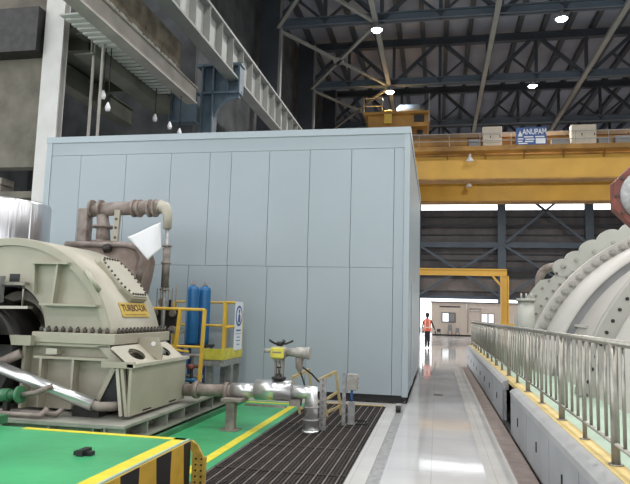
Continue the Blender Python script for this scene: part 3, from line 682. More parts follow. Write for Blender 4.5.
# red flanged crossover pipe
t = thing('crossover_pipe', (3.25,10.0,2.9), 'dull red octagonal flange with silver insulated pipe at the right edge', 'pipe')
rx,rz = 3.10,3.48
def octo(r,ph=0): return [(rx+r*math.cos(PI/8+PI/4*k+ph), rz+r*math.sin(PI/8+PI/4*k+ph)) for k in range(8)]
obj('red_flange', B().prism(octo(0.53),'y',9.92,10.12), 'red', t, 0.01)
obj('end_cover', B().tube([(rx,9.92,rz),(rx,9.88,rz),(rx,9.82,rz),(rx,9.78,rz)],[0.41,0.40,0.28,0.10],32), 'galv', t)
obj('pipe_body', B().tube([(rx+0.05,10.12,rz),(rx+0.25,10.3,rz),(4.6,10.9,rz),(5.0,11.0,rz),(5.15,11.0,rz-0.15),(5.15,11.0,3.05)],[0.3,0.3,0.3,0.3,0.3,0.3],24), 'alum', t)
for k in range(10):
    a = 2*PI*k/10; obj('flange_bolt', B().tube([(rx+0.455*math.cos(a),9.89,rz+0.455*math.sin(a)),(rx+0.455*math.cos(a),9.92,rz+0.455*math.sin(a))],0.025,6), 'nut', t)
# ---------------------------------------------------------------- turbine casing (left)
t = thing('turbine_casing', (-5.4,7.9,0.3), 'sage green turbine casing with curved bolted hood on a steel base frame', 'turbine')
CX,CZ,CR = -5.41,0.95,1.51
a0 = math.asin(0.33/CR)
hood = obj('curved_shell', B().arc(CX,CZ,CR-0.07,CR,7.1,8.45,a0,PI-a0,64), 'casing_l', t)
n = 40
outer = [(CX+(CR-0.07)*math.cos(a0+(PI-2*a0)*k/n), CZ+(CR-0.07)*math.sin(a0+(PI-2*a0)*k/n)) for k in range(n+1)]
ox,oz,orr = -5.47,1.28,0.60
inner = [(ox+orr*math.cos(PI-PI*k/24), oz+orr*math.sin(PI-PI*k/24)) for k in range(25)]
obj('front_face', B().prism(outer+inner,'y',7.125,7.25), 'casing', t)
obj('back_face', B().prism(outer,'y',8.32,8.40), 'casing', t)
# front rim band
obj('front_rim', B().arc(CX,CZ,CR-0.10,CR-0.01,7.085,7.13,a0,PI-a0,64), 'casing', t)
for (p,q) in (((-5.06,2.13),(-4.55,2.13)),((-4.90,1.61),(-4.12,1.61))):
    obj('face_rib', B().box((p[0],7.0,p[1]-0.014),(q[0],7.125,q[1]+0.014)), 'casing', t)
obj('face_rib', B().bar((-4.70,7.075,2.12),(-4.74,7.075,1.62),0.03,0.10,(0,1,0)), 'casing', t)
obj('face_rib', B().bar((-5.05,7.09,2.12),(-5.03,7.09,1.75),0.025,0.07,(0,1,0)), 'casing', t)
obj('face_window', B().box((-5.43,7.115,1.86),(-5.29,7.125,1.99)), 'black', t)
obj('opening_liner', B().arc(ox,oz,orr-0.05,orr,7.2,8.0,0,PI,28), 'dark', t)
obj('inner_drum', B().arc(ox,oz,0.38,0.5,7.45,8.5,0,PI,28), 'dusty', t)
# split flange + nuts
b = B(); b.box((-4.95,6.98,1.14),(-3.82,8.55,1.27)); b.box((-5.06,7.0,1.10),(-3.89,8.5,1.14)); obj('split_flange', b, 'casing', t, 0.008)
def nut(x,y,par=t):
    p = obj('flange_nut', B().tube([(x,y,1.27),(x,y,1.325)],0.026,6), 'nut', par)
    obj('stud', B().tube([(x,y,1.325),(x,y,1.345)],0.013,6), 'nut', p)
x = -4.86
while x < -3.87: nut(x,7.04); x += 0.1
y = 7.14
while y < 8.5: nut(-3.86,y); y += 0.1
# lower casing
b = B(); b.box((-5.05,7.12,0.33),(-3.9,8.4,1.11)); obj('lower_casing', b, 'casing', t)
obj('lower_rib', B().box((-4.90,6.98,0.945),(-3.62,7.12,0.975)), 'casing', t)
for x in (-4.8,-4.36): obj('lower_rib', B().box((x-0.015,6.98,0.36),(x+0.015,7.12,0.945)), 'casing', t)
obj('lower_rib', B().box((-5.06,6.98,0.33),(-5.02,7.12,1.10)), 'casing', t)
obj('small_step', B().box((-4.75,7.0,1.0),(-4.6,7.12,1.07)), 'casing_l', t)
obj('lower_flare', B().prism([(-4.05,1.12),(-3.9,1.12),(-3.78,0.975),(-3.9,0.975)],'y',7.0,8.3), 'casing', t)
# side bracket
br = obj('side_panel', B().box((-3.53,6.82,0.34),(-3.49,8.42,0.92)), 'casing', t, 0.004, label='flat side panel with slot marks')
obj('slot_mark', B().box((-3.488,7.1,0.885),(-3.484,7.3,0.89)), 'black', br)
for y,z in ((7.1,0.90),(7.9,0.90),(7.15,0.37),(7.9,0.37)): obj('slot_mark', B().box((-3.49,y,z-0.008),(-3.484,y+0.22,z+0.008)), 'black', br)
def holed_plate():                                     # sloping plate with two oval holes
    P0 = Vector((-3.53,0,0.92)); P1 = Vector((-3.80,0,1.13)); d = P1-P0
    bm = bmesh.new()
    ny,nu = 2,1
    def pt(y,u,o=0): q = P0+d*u; return Vector((q.x-o*0.4,y,q.z-o*0.9))
    for (ya,yb,yc) in ((6.82,7.62,7.26),(7.62,8.42,8.02)):
        m = 32; ring = []; rim = []
        for k in range(m):
            a = 2*PI*k/m; c,s = math.cos(a),math.sin(a)
            ring.append((yc+0.17*c, 0.5+0.30*s))
            sc = min((yb-yc if c>0 else yc-ya)/max(abs(c),1e-6), 0.5/max(abs(s),1e-6)); rim.append((yc+sc*c, 0.5+sc*s if abs(sc*s)<=0.5 else (1 if s>0 else 0)))
        for o in (0,0.03):
            A = [bm.verts.new(pt(y,u,o)) for y,u in ring]; Bq = [bm.verts.new(pt(y,min(max(u,0),1),o)) for y,u in rim]
            for k in range(m): bm.faces.new((A[k],A[(k+1)%m],Bq[(k+1)%m],Bq[k]))
    return bm
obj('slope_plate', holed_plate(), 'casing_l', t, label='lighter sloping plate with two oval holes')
obj('gusset_plate', B().prism([(-3.49,0.92),(-3.47,1.06),(-3.55,1.22),(-3.80,1.22),(-3.82,1.1)],'y',7.58,7.62), 'casing', t)
obj('gusset_eye', B().tube([(-3.60,7.57,1.14),(-3.60,7.58,1.14)],0.03,12), 'white', t)
obj('inner_side_box', B().box((-3.92,7.2,0.34),(-3.86,8.4,1.1)), 'casing', t)  # plain box in casing paint beside the lower casing
obj('end_frame', B().box((-3.88,6.8,0.89),(-3.47,6.86,0.96)), 'casing', t)
obj('top_ledge', B().box((-3.55,6.80,0.90),(-3.45,8.44,0.94)), 'casing_l', t)
obj('end_leg', B().bar((-3.68,6.84,0.88),(-3.60,6.84,0.34),0.04,0.05), 'casing_l', t)
obj('end_leg', B().bar((-3.62,6.84,0.88),(-3.53,6.84,0.34),0.04,0.05), 'casing', t)
obj('end_gusset', B().prism([(-4.02,0.46),(-3.80,0.84),(-3.70,0.86),(-3.66,0.40),(-3.98,0.38)],'y',6.99,7.10), 'black', t)
obj('side_gusset', B().prism([(-4.04,0.44),(-3.98,0.44),(-3.78,0.86),(-3.84,0.88)],'y',6.97,6.99), 'casing', t)
# hatch on curved shell
def on_arc(a, y, off=0.0): return Vector((CX+(CR+off)*math.cos(a), y, CZ+(CR+off)*math.sin(a)))
b = bmesh.new()
ha0,ha1,hy0,hy1 = math.radians(28.5),math.radians(57.5),7.64,8.28
outline = []
CO = [(1,0.55),(0.6,1),(-0.75,1),(-1,0.75),(-1,-0.55),(-0.6,-1),(0.75,-1),(1,-0.75)]
outline = CO
def along(n, sc):
    P = [Vector((p[0]*0.32, p[1]*0.36)) for p in CO]; L = [(P[(i+1)%8]-P[i]).length for i in range(8)]; T = sum(L); out = []
    for k in range(n):
        d = (k+0.5)*T/n; i = 0
        while d > L[i]: d -= L[i]; i += 1
        q = P[i].lerp(P[(i+1)%8], d/L[i]); out.append((q.x/0.32*sc, q.y/0.36*sc))
    return out
def hatch(sc, o0, o1):
    bm = bmesh.new(); lo=[];hi=[]
    for u,v in outline:
        a = (ha0+ha1)/2+(ha1-ha0)/2*v*sc; y = (hy0+hy1)/2+(hy1-hy0)/2*u*sc
        am = (ha0+ha1)/2; tp = on_arc(am,y,0); tang = Vector((-math.sin(am),0,math.cos(am))); nor = Vector((math.cos(am),0,math.sin(am)))
        q = tp + tang*(a-am)*CR; lo.append(bm.verts.new(q+nor*o0)); hi.append(bm.verts.new(q+nor*o1))
    m = len(lo); bm.faces.new(lo); bm.faces.new(hi)
    for k in range(m): bm.faces.new((lo[k],lo[(k+1)%m],hi[(k+1)%m],hi[k]))
    return bm
obj('hatch_frame', hatch(1.0,-0.12,0.03), 'casing', t)
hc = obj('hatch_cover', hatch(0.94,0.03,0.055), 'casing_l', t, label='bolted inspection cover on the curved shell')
am = (ha0+ha1)/2; nor = Vector((math.cos(am),0,math.sin(am))); tang = Vector((-math.sin(am),0,math.cos(am)))
for u,v in along(30, 1.0):
    q = on_arc(am,(hy0+hy1)/2+(hy1-hy0)/2*u*0.86)+tang*((ha1-ha0)/2*v*0.86*CR)
    obj('hatch_bolt', B().tube([q+nor*0.055,q+nor*0.075],0.017,6), 'nut', hc)
# nameplate on shell
pa = math.radians(24.0)
nn = Vector((math.cos(pa),0,math.sin(pa))); tt = Vector((-math.sin(pa),0,math.cos(pa)))
pc = on_arc(pa,7.83,0.006)
def quad(c,hw,hh,th):
    bm = bmesh.new(); v=[]
    for o in (0,th):
        for (i,j) in ((-1,-1),(1,-1),(1,1),(-1,1)): v.append(bm.verts.new(c+Vector((0,1,0))*i*hw+tt*j*hh+nn*o))
    for f in ((0,1,2,3),(7,6,5,4),(0,4,5,1),(1,5,6,2),(2,6,7,3),(3,7,4,0)): bm.faces.new([v[i] for i in f])
    return bm
npl = obj('nameplate', quad(pc,0.38,0.10,0.006), 'mustard', t, label='yellow plate with dark letters')
mt = Matrix(((0,tt.x,nn.x,0),(1,tt.y,nn.y,0),(0,tt.z,nn.z,0),(0,0,0,1)))
text_mesh('lettering','TURBO-UA',0.13,Matrix.Translation(pc+nn*0.008+tt*0.02) @ mt,'brown',npl,0.002,'CENTER',1.05)
obj('plate_line', quad(pc-tt*0.072+nn*0.006,0.30,0.004,0.002), 'brown', npl)
# lifting lug on shell edge
b = B(); q = on_arc(math.radians(39),7.13,0.02)
obj('lifting_lug', B().tube([on_arc(math.radians(45),7.1,0.02),on_arc(math.radians(42),7.0,0.06),on_arc(math.radians(37),6.98,0.06),on_arc(math.radians(34),7.1,0.02)],0.03,10), 'casing_l', t)
# base frame
t = thing('base_frame', (-5.2,8.6,0), 'grey green steel base frame under the turbine casing', 'frame')
b = B(); b.box((-3.62,6.45,0.27),(-3.36,10.7,0.30)); b.box((-3.62,6.45,0.09),(-3.36,10.7,0.12)); b.box((-3.60,6.45,0.12),(-3.58,10.7,0.27)); b.box((-3.62,6.45,0.0),(-3.45,10.7,0.02)); obj('side_beam', b, 'frame', t)
y = 6.5
while y < 10.7: obj('stiffener', B().box((-3.58,y,0.12),(-3.37,y+0.025,0.27)), 'frame', t); y += 0.55
b = B(); b.box((-9,6.45,0.26),(-3.62,6.85,0.30)); b.box((-9,6.6,0.02),(-3.62,6.63,0.26)); b.box((-9,6.45,0.0),(-3.62,6.8,0.03)); obj('front_beam', b, 'frame', t)
for x in (-4.9,-4.3,-3.75): obj('stiffener', B().box((x,6.47,0.03),(x+0.025,6.6,0.26)), 'frame', t)
b = B(); b.box((-9,6.85,0.24),(-3.62,9.2,0.30)); b.box((-6,9.2,0.24),(-5.8,10.7,0.3)); b.box((-4.6,9.2,0.24),(-4.4,10.7,0.3)); b.box((-9,10.5,0.24),(-3.62,10.7,0.3)); obj('top_plate', b, 'frame', t)
obj('outer_angle', B().box((-3.36,7.2,0.0),(-3.30,10.9,0.06)), 'green2', t, label='green painted foot angle')

# pipes in front of casing
t = thing('insulated_drain_pipe', (-4.5,6.85,0.5), 'slanting aluminium clad pipe in front of the casing', 'pipe')
obj('cladding', B().tube([(-5.30,6.78,0.86),(-3.93,6.78,0.455)],0.072,20), 'alum', t)
obj('bare_end', B().tube([(-3.95,6.78,0.46),(-3.86,6.79,0.44),(-3.74,6.84,0.44),(-3.66,6.95,0.44)],0.055,14), 'dusty', t)
t = thing('oil_pipe', (-4.8,6.6,0.45), 'green pipe with round flange at the left edge', 'pipe')
obj('pipe', B().tube([(-5.6,6.6,0.50),(-4.78,6.6,0.55)],0.05,14), 'green2', t)
obj('collar', B().tube([(-5.02,6.6,0.535),(-4.9,6.6,0.542)],0.075,16), 'green2', t)
obj('flange', B().tube([(-4.79,6.6,0.55),(-4.75,6.6,0.555)],0.10,18), 'green2', t)
obj('bent_pipe', B().tube([(-4.74,6.6,0.555),(-4.6,6.62,0.575),(-4.5,6.65,0.62),(-4.42,6.7,0.66)],0.03,10), 'rustpipe', t)
obj('stand', B().bar((-4.95,6.62,0.3),(-4.95,6.62,0.50),0.06), 'dark', t)
t = thing('rust_pipe_bundle', (-4.8,6.6,0.32), 'pair of thin rusty pipes lying low on the base frame', 'pipe')
obj('pipe', B().tube([(-5.4,6.55,0.34),(-4.45,6.55,0.34),(-4.4,6.6,0.42)],0.03,10), 'rustpipe', t)
obj('pipe', B().tube([(-5.4,6.7,0.34),(-4.35,6.7,0.34),(-4.3,6.75,0.40)],0.03,10), 'rustpipe', t)
obj('beam_box', B().box((-4.25,6.86,0.30),(-3.9,7.1,0.42)), 'dark', t)
t = thing('bearing_housing', (-5.6,6.95,0.5), 'dusty dark bearing housing inside the casing opening at the left edge', 'bearing')
obj('lower_drum', B().tube([(-5.9,6.9,0.95),(-5.9,7.6,0.95)],0.75,32), 'dark', t)
obj('shaft', B().tube([(-5.65,6.6,1.28),(-5.65,7.7,1.28)],0.2,24), 'dark', t)
obj('coupling_flange', B().tube([(-5.62,6.75,1.26),(-5.62,6.82,1.26)],0.26,24), 'rustpipe', t)
obj('orange_pipe', B().tube([(-5.40,6.7,1.0),(-5.37,6.7,1.2),(-5.4,6.7,1.36),(-5.5,6.7,1.42)],0.04,12), 'hazy', t)
obj('cover_bar', B().box((-5.6,6.9,1.10),(-4.9,7.0,1.22)), 'casing', t)
obj('steel_tray', B().bar((-5.5,6.95,1.555),(-4.98,6.95,1.565),0.1,0.035), 'steel', t)
obj('rod', B().cyl((-5.13,7.0,1.57),(-5.13,7.0,1.86),0.012,8), 'steel', t)
obj('top_bracket', B().box((-5.4,6.95,1.84),(-5.08,7.05,1.88)), 'dusty', t)
obj('pale_box', B().box((-5.56,6.9,1.62),(-5.4,7.0,1.95)), 'galv', t)
obj('loose_pipe', B().tube([(-5.6,6.9,0.75),(-5.2,6.9,0.92),(-5.05,6.95,1.0)],0.06,12), 'rustpipe', t)

# vertical clad cylinder
t = thing('clad_vessel', (-7.15,9.3,0.3), 'bright metal clad vertical vessel behind the casing at the left edge', 'vessel')
obj('cladding', B().lathe((-7.39,9.3,0.3),[(0,0),(0.82,0),(0.82,2.98),(0.80,3.02),(0.0,3.06)],48), 'foil', t)
for a in (-0.3,-1.2,-2.0): obj('seam_strip', B().box((-7.39+0.82*math.cos(a)-0.015,9.3+0.82*math.sin(a)-0.015,0.3),(-7.39+0.82*math.cos(a)+0.015,9.3+0.82*math.sin(a)+0.015,3.28)), 'alum', t)

# lagged hood behind
t = thing('lagged_steam_chest', (-5.3,9.9,0.3), 'dusty brown lagged steam chest behind the curved casing', 'steam chest')
b = B(); poly = [(-6.1,0.3),(-4.95,0.3),(-4.88,1.7),(-4.78,2.1),(-4.74,2.4),(-4.84,2.60),(-4.98,2.66),(-6.1,2.66)]
b.prism(poly,'y',9.35,9.95)
o = obj('lagging', b, 'wrap', t, 0.08)
obj('top_pipe', B().tube([(-6.1,9.32,2.62),(-4.98,9.32,2.62),(-4.80,9.32,2.56),(-4.70,9.32,2.42),(-4.76,9.32,2.0)],0.05,12), 'rustpipe', t)
obj('saddle', B().tube([(-5.35,9.28,2.60),(-5.30,9.28,2.50)],0.07,10), 'dark', t)
t = thing('steam_pipe', (-5.4,9.8,2.7), 'dusty horizontal steam pipe with flanges above the steam chest', 'pipe')
obj('pipe', B().tube([(-5.98,9.8,3.28),(-4.66,9.8,3.33)],0.12,18), 'rustpipe', t)
for x in (-5.95,-5.78,-5.15,-5.05,-4.86,-4.76): obj('flange', B().tube([(x-0.02,9.8,3.305),(x+0.02,9.8,3.305)],0.155,18), 'rustpipe', t)
obj('valve_block', B().box((-6.17,9.7,2.68),(-5.98,9.9,3.30)), 'rustpipe', t, 0.02)
obj('drop_pipe', B().tube([(-5.75,9.8,3.2),(-5.72,9.8,3.0),(-5.70,9.8,2.66)],[0.1,0.11,0.13],14), 'rustpipe', t)
for z in (2.72,2.98): obj('drop_flange', B().tube([(-5.72,9.8,z-0.02),(-5.72,9.8,z+0.02)],0.19,18), 'rustpipe', t)
b = B(); b.bar((-5.42,9.7,2.72),(-5.40,9.7,3.26),0.10,0.06,(0,1,0)); obj('strut', b, 'casing', t)
for z in (2.78,2.95,3.1): obj('strut_bolt', B().tube([(-5.41,9.66,z),(-5.41,9.68,z)],0.025,8), 'nut', t)
obj('elbow', B().tube([(-4.68,9.8,3.33),(-4.58,9.8,3.31),(-4.53,9.8,3.2),(-4.52,9.8,2.95)],[0.125,0.105,0.085,0.07],16), 'casing_l', t)
obj('riser', B().tube([(-4.52,9.8,3.0),(-4.51,9.8,0.3)],0.035,12), 'galv', t)
obj('riser_sleeve', B().tube([(-4.51,9.8,1.95),(-4.51,9.8,2.62)],0.065,12), 'dusty', t)
for z in (1.9,2.35,2.64): obj('riser_flange', B().tube([(-4.51,9.8,z),(-4.51,9.8,z+0.03)],0.085,12), 'dusty', t)
def cloth():
    bm = bmesh.new(); n = 14
    a,bq,c,d = Vector((-4.93,9.22,2.73)),Vector((-4.37,9.22,2.97)),Vector((-4.36,9.25,2.56)),Vector((-4.54,9.2,2.36))
    V = []
    for i in range(n+1):
        u = i/n; row = []
        for j in range(n+1):
            v = j/n; p = (a*(1-u)+bq*u)*(1-v)+(d*(1-u)+c*u)*v
            p = p + Vector((0,0.015*math.sin(5*u+3*v),0)); row.append(bm.verts.new(p))
        V.append(row)
    for i in range(n):
        for j in range(n): bm.faces.new((V[i][j],V[i+1][j],V[i+1][j+1],V[i][j+1])).smooth = True
    return bm
o = obj('insulation_sheet', cloth(), 'white'); tag(o, 'white insulation sheet hanging beside the steam pipe', 'sheet')
md = o.modifiers.new('thick','SOLIDIFY'); md.thickness = 0.02
# instrument stand
t = thing('instrument_rack', (-4.65,10.0,0.0), 'dark instrument rack with gauges behind the casing corner', 'rack')
for x in (-4.95,-4.5): obj('post', B().bar((x,10.05,0.0),(x,10.05,1.75),0.05), 'dark', t)
obj('gauge_panel', B().box((-4.9,10.0,1.3),(-4.32,10.08,1.62)), 'dark', t)
for x,z,r in ((-4.62,1.7,0.07),(-4.42,1.52,0.06),(-4.75,1.52,0.06),(-4.42,1.25,0.06)): obj('gauge', B().tube([(x,9.95,z),(x,10.0,z)],r,14), 'dusty', t)
for k in range(6): obj('tube', B().tube([(-4.75+0.07*k,10.03,1.1+0.03*(k%3)),(-4.75+0.07*k,10.03,1.95+0.06*(k%2))],0.01,6), 'dusty', t)
obj('shelf', B().box((-4.98,9.95,1.18),(-4.25,10.15,1.22)), 'dusty', t)
for z in (0.62,0.45,0.8): obj('cross_pipe', B().tube([(-4.95,10.3,z),(-3.95,10.3,z)],0.03,10), 'dusty' if z!=0.62 else 'red', t)
t = thing('small_pipe_manifold', (-4.36,10.1,0), 'cluster of blue and red small pipes and valves under the yellow rail', 'manifold')
for k in range(5):
    x = -4.62+0.13*k; obj('riser', B().tube([(x,10.15,0.0),(x,10.15,0.78+0.05*(k%2))],0.028,8), 'signblue' if k%2 else 'dark', t); obj('valve', B().sphere((x,10.12,0.62+0.08*(k%2)),0.06), 'red' if k%2==0 else 'blue', t)
obj('header', B().tube([(-4.7,10.15,0.4),(-4.0,10.15,0.4)],0.035,10), 'blue', t)

# blue cylinders and platform
t = thing('access_platform', (-3.83,10.8,0), 'small yellow access platform with toe boards and galvanised legs', 'platform')
obj('deck', B().box((-4.02,10.35,0.72),(-3.62,11.4,0.78)), 'galv', t)
obj('toe_board', B().box((-4.02,10.33,0.74),(-3.62,10.36,0.93)), 'acty', t)
obj('toe_board', B().box((-3.64,10.36,0.74),(-3.61,11.4,0.93)), 'acty', t)
obj('beam', B().box((-4.04,10.34,0.63),(-3.6,10.42,0.73)), 'galv', t); obj('beam', B().box((-3.66,10.42,0.63),(-3.6,11.4,0.73)), 'galv', t)
for x,y in ((-3.90,10.5),(-3.69,10.9),(-3.69,11.35),(-3.95,11.35)): obj('leg', B().box((x-0.05,y-0.04,0),(x+0.05,y+0.04,0.72)), 'galv', t)
for z in (1.30,1.74): obj('handrail', B().tube([(-5.0,11.38,z),(-3.64,11.38,z),(-3.64,10.40,z)],0.022,10), 'ypaint', t)
for x,y in ((-3.95,11.38),(-3.64,11.38),(-3.64,10.40)): obj('rail_post', B().bar((x,y,0.78),(x,y,1.74),0.045), 'ypaint', t)
obj('rail_post', B().bar((-5.0,11.38,0),(-5.0,11.38,1.74),0.045), 'ypaint', t)
obj('handrail', B().tube([(-4.05,10.40,1.33),(-3.64,10.40,1.33)],0.02,10), 'ypaint', t)
t = thing('cylinder_stand', (-4.3,10.87,0), 'low dark steel stand under the two blue gas cylinders', 'stand')
obj('top_plate', B().box((-4.56,10.66,0.92),(-4.05,11.1,0.96)), 'dark', t)
for x in (-4.52,-4.10):
    for y in (10.7,11.05): obj('leg', B().bar((x,y,0),(x,y,0.92),0.05), 'signblue', t)
def bottle(x,y,label):
    t = thing('gas_cylinder', (x,y,0.96), label, 'gas cylinder', 'blue gas cylinders on the platform')
    obj('body', B().lathe((x,y,0.96),[(0,0.0),(0.10,0.0),(0.115,0.04),(0.115,0.98),(0.105,1.03),(0.07,1.06),(0.03,1.08),(0,1.08)],28), 'blue', t)
    obj('valve', B().lathe((x,y,0.96),[(0,1.07),(0.035,1.07),(0.03,1.10),(0.018,1.11),(0.018,1.16),(0,1.16)],12), 'dusty', t)
    obj('valve_wheel', B().box((x-0.05,y-0.012,2.045),(x+0.05,y+0.012,2.06)), 'dusty', t)
bottle(-4.41,10.80,'left one of the two blue gas cylinders'); bottle(-4.26,11.01,'right one of the two blue gas cylinders, slightly behind')
t = thing('yellow_guard_rail', (-4.1,9.4,0), 'yellow tubular guard rail in front of the blue cylinders', 'railing')
obj('handrail', B().tube([(-4.95,9.5,1.60),(-3.66,9.5,1.595)],0.024,10), 'ypaint', t)
obj('mid_rail', B().tube([(-4.6,9.5,1.0),(-3.70,9.5,1.0)],0.022,10), 'ypaint', t)
obj('mid_rail', B().tube([(-4.6,9.5,0.98),(-3.9,9.5,0.92)],0.02,10), 'ypaint', t)
for x0,x1 in ((-4.18,-4.08),(-3.70,-3.66)): obj('post', B().bar((x0,9.5,0.3),(x1,9.5,1.60),0.05), 'ypaint', t)
t = thing('safety_sign', (-3.60,11.08,0.88), 'narrow white safety notice with blue ring symbol on the platform rail', 'sign')
sx = -3.605; yc = 11.08
obj('board', B().prism([(10.86,0.88),(11.30,0.88),(11.30,1.76),(10.86,1.76)],'x',sx,sx+0.008), 'signwhite', t)
def disc(r,x0,x1): return B().prism([(yc+r*math.cos(2*PI*k/36), 1.50+r*math.sin(2*PI*k/36)) for k in range(36)],'x',x0,x1)
obj('blue_disc', disc(0.19,sx+0.008,sx+0.012), 'signblue', t)
obj('white_disc', disc(0.145,sx+0.012,sx+0.014), 'signwhite', t)
q = B(); q.prism([(yc-0.07,1.38),(yc+0.07,1.38),(yc+0.06,1.50),(yc+0.02,1.54),(yc-0.02,1.54),(yc-0.06,1.50)],'x',sx+0.014,sx+0.016)
obj('symbol', q, 'signblue', t); obj('symbol', B().prism([(yc+0.045*math.cos(2*PI*k/16), 1.585+0.04*math.sin(2*PI*k/16)) for k in range(16)],'x',sx+0.014,sx+0.016), 'signblue', t)
for z,w,h in ((1.235,0.13,0.014),(1.175,0.16,0.004),(1.11,0.09,0.008),(1.05,0.12,0.008),(0.98,0.08,0.007)): obj('text_line', B().box((sx+0.008,yc-w,z-h),(sx+0.011,yc+w,z+h)), 'signblue', t)

# ---------------------------------------------------------------- aluminium clad valve pipe
t = thing('valve_pipeline', (-2.5,8.4,0), 'aluminium clad pipeline with elbow turning down into the grating', 'pipe')
obj('bare_pipe', B().tube([(-3.48,8.4,0.47),(-2.74,8.4,0.49)],0.085,16), 'rustpipe', t, label='dusty brown bare pipe end')
for x in (-3.3,-2.86): obj('pipe_flange', B().tube([(x-0.03,8.4,0.48),(x+0.03,8.4,0.48)],0.125,18), 'rustpipe', t)
obj('cladding', B().tube([(-2.78,8.4,0.50),(-2.40,8.4,0.51)],0.10,24), 'alum', t)
obj('wide_cladding', B().tube([(-2.44,8.4,0.525),(-1.93,8.4,0.535)],0.14,28), 'alum', t)
obj('cladding', B().tube([(-1.93,8.4,0.52),(-1.66,8.4,0.525),(-1.66,8.4,0.0)],[0.10,0.115,0.105],28), 'alum', t)
obj('collar', B().tube([(-1.66,8.4,0.0),(-1.66,8.4,0.03)],0.112,28), 'alum', t)
for z in (0.16,0.33): obj('band', B().tube([(-1.66,8.4,z),(-1.66,8.4,z+0.012)],0.113,28), 'galv', t)
obj('fitting', B().box((-1.95,8.33,0.34),(-1.80,8.47,0.43)), 'dusty', t)
t = thing('pipe_support', (-2.72,8.25,0), 'dark steel pipe support post standing on the green floor', 'support')
obj('post', B().box((-2.78,8.15,0.01),(-2.66,8.27,0.38)), 'dusty', t); obj('foot_plate', B().box((-2.84,8.09,0),(-2.60,8.33,0.012)), 'dusty', t); obj('head_plate', B().box((-2.84,8.12,0.38),(-2.56,8.50,0.415)), 'dusty', t)
obj('bar', B().bar((-2.56,8.3,0.33),(-1.98,8.3,0.33),0.03,0.03), 'dusty', t)
t = thing('motor_valve', (-2.13,8.4,0.68), 'motorised valve actuator with handwheel on the aluminium clad pipe', 'valve')
obj('bonnet', B().lathe((-2.12,8.4,0.68),[(0,0),(0.10,0),(0.10,0.03),(0.05,0.04),(0.05,0.07),(0,0.07)],18), 'dark', t)
for dx in (-0.05,0.05): obj('yoke_arm', B().bar((-2.12+dx,8.4,0.72),(-2.12+dx*1.05,8.4,0.95),0.028,0.05), 'dusty', t)
obj('stem', B().cyl((-2.12,8.4,0.72),(-2.12,8.4,0.95),0.018,10), 'steel', t)
obj('yoke_cross', B().box((-2.18,8.38,0.83),(-2.06,8.42,0.85)), 'dark', t)
obj('gearbox', B().lathe((-2.13,8.4,0.93),[(0,0),(0.07,0),(0.09,0.04),(0.115,0.05),(0.115,0.17),(0.09,0.19),(0.05,0.2),(0,0.2)],20), 'actw', t)
obj('yellow_cover', B().box((-2.225,8.27,0.965),(-2.035,8.32,1.115)), 'acty', t, 0.02, label='yellow actuator cover')
obj('cover_line', B().box((-2.19,8.265,1.04),(-2.07,8.27,1.06)), 'dusty', t)
obj('motor', B().tube([(-2.03,8.4,1.05),(-1.9,8.4,1.05),(-1.88,8.4,1.05),(-1.72,8.4,1.045)],[0.055,0.06,0.075,0.078],18), 'actw', t)
obj('motor_cap', B().tube([(-1.72,8.4,1.045),(-1.695,8.4,1.045)],[0.088,0.08],18), 'actw', t)
obj('side_stub', B().tube([(-2.34,8.4,1.06),(-2.22,8.4,1.06)],0.028,12), 'actw', t)
obj('terminal_box', B().tube([(-1.84,8.4,0.98),(-1.84,8.4,0.85),(-1.83,8.4,0.78)],[0.06,0.05,0.02],12), 'dusty', t)
b = B()
hw = obj('handwheel', B().tube([(-2.12,8.4,1.13),(-2.12,8.4,1.19)],0.045,12), 'dark', t)
for k in range(5):
    a = 2*PI*k/5+0.3; obj('spoke', B().tube([(-2.12,8.4,1.15),(-2.12+0.09*math.cos(a),8.4+0.09*math.sin(a),1.165),(-2.12+0.18*math.cos(a),8.4+0.18*math.sin(a),1.205)],0.014,8), 'dark', hw)
obj('cable', B().tube([(-1.83,8.4,0.80),(-1.79,8.42,0.70),(-1.77,8.46,0.6)],0.012,8), 'black', t)
obj('cable', B().tube([(-1.80,8.4,0.86),(-1.70,8.6,0.75),(-1.66,8.9,0.62)],0.012,8), 'black', t)

# stair handrails rising out of the grating
def hrail(x, y, label):
    t = thing('stair_handrail', (x,y,0), label, 'handrail', 'pale yellow handrails by the grating')
    obj('top_bar', B().bar((x-0.12,y-0.15,0.555),(x+0.10,y+0.1,0.67),0.045), 'paley', t)
    obj('post', B().bar((x-0.12,y-0.15,0.57),(x+0.02,y-0.12,0.0),0.04), 'paley', t)
    obj('post', B().bar((x+0.10,y+0.1,0.69),(x+0.20,y+0.12,0.0),0.04), 'paley', t)
    obj('mid_bar', B().bar((x-0.04,y-0.13,0.24),(x+0.14,y+0.1,0.36),0.035), 'paley', t)
    obj('low_bar', B().bar((x+0.0,y-0.12,0.06),(x+0.18,y+0.1,0.14),0.035), 'paley', t)
hrail(-2.15,10.0,'pale yellow handrail frame left, behind the motor valve')
hrail(-1.68,9.85,'pale yellow handrail frame right, next to the slotted post')
t = thing('slotted_post', (-1.46,8.6,0), 'galvanised slotted channel post beside the aluminium elbow', 'post')
obj('channel', B().box((-1.58,8.58,0.0),(-1.49,8.61,0.70)), 'galv', t)
for k in range(9): obj('slot', B().box((-1.55,8.574,0.06+k*0.075),(-1.525,8.581,0.10+k*0.075)), 'dusty', t)
t = thing('junction_box', (-1.25,9.1,0), 'small beige junction box on a steel post standing on the grating', 'junction box')
obj('post', B().bar((-1.315,9.1,0.0),(-1.315,9.1,0.74),0.05), 'galv', t)
obj('box', B().box((-1.275,9.05,0.50),(-1.12,9.15,0.73)), 'actw', t, 0.008)
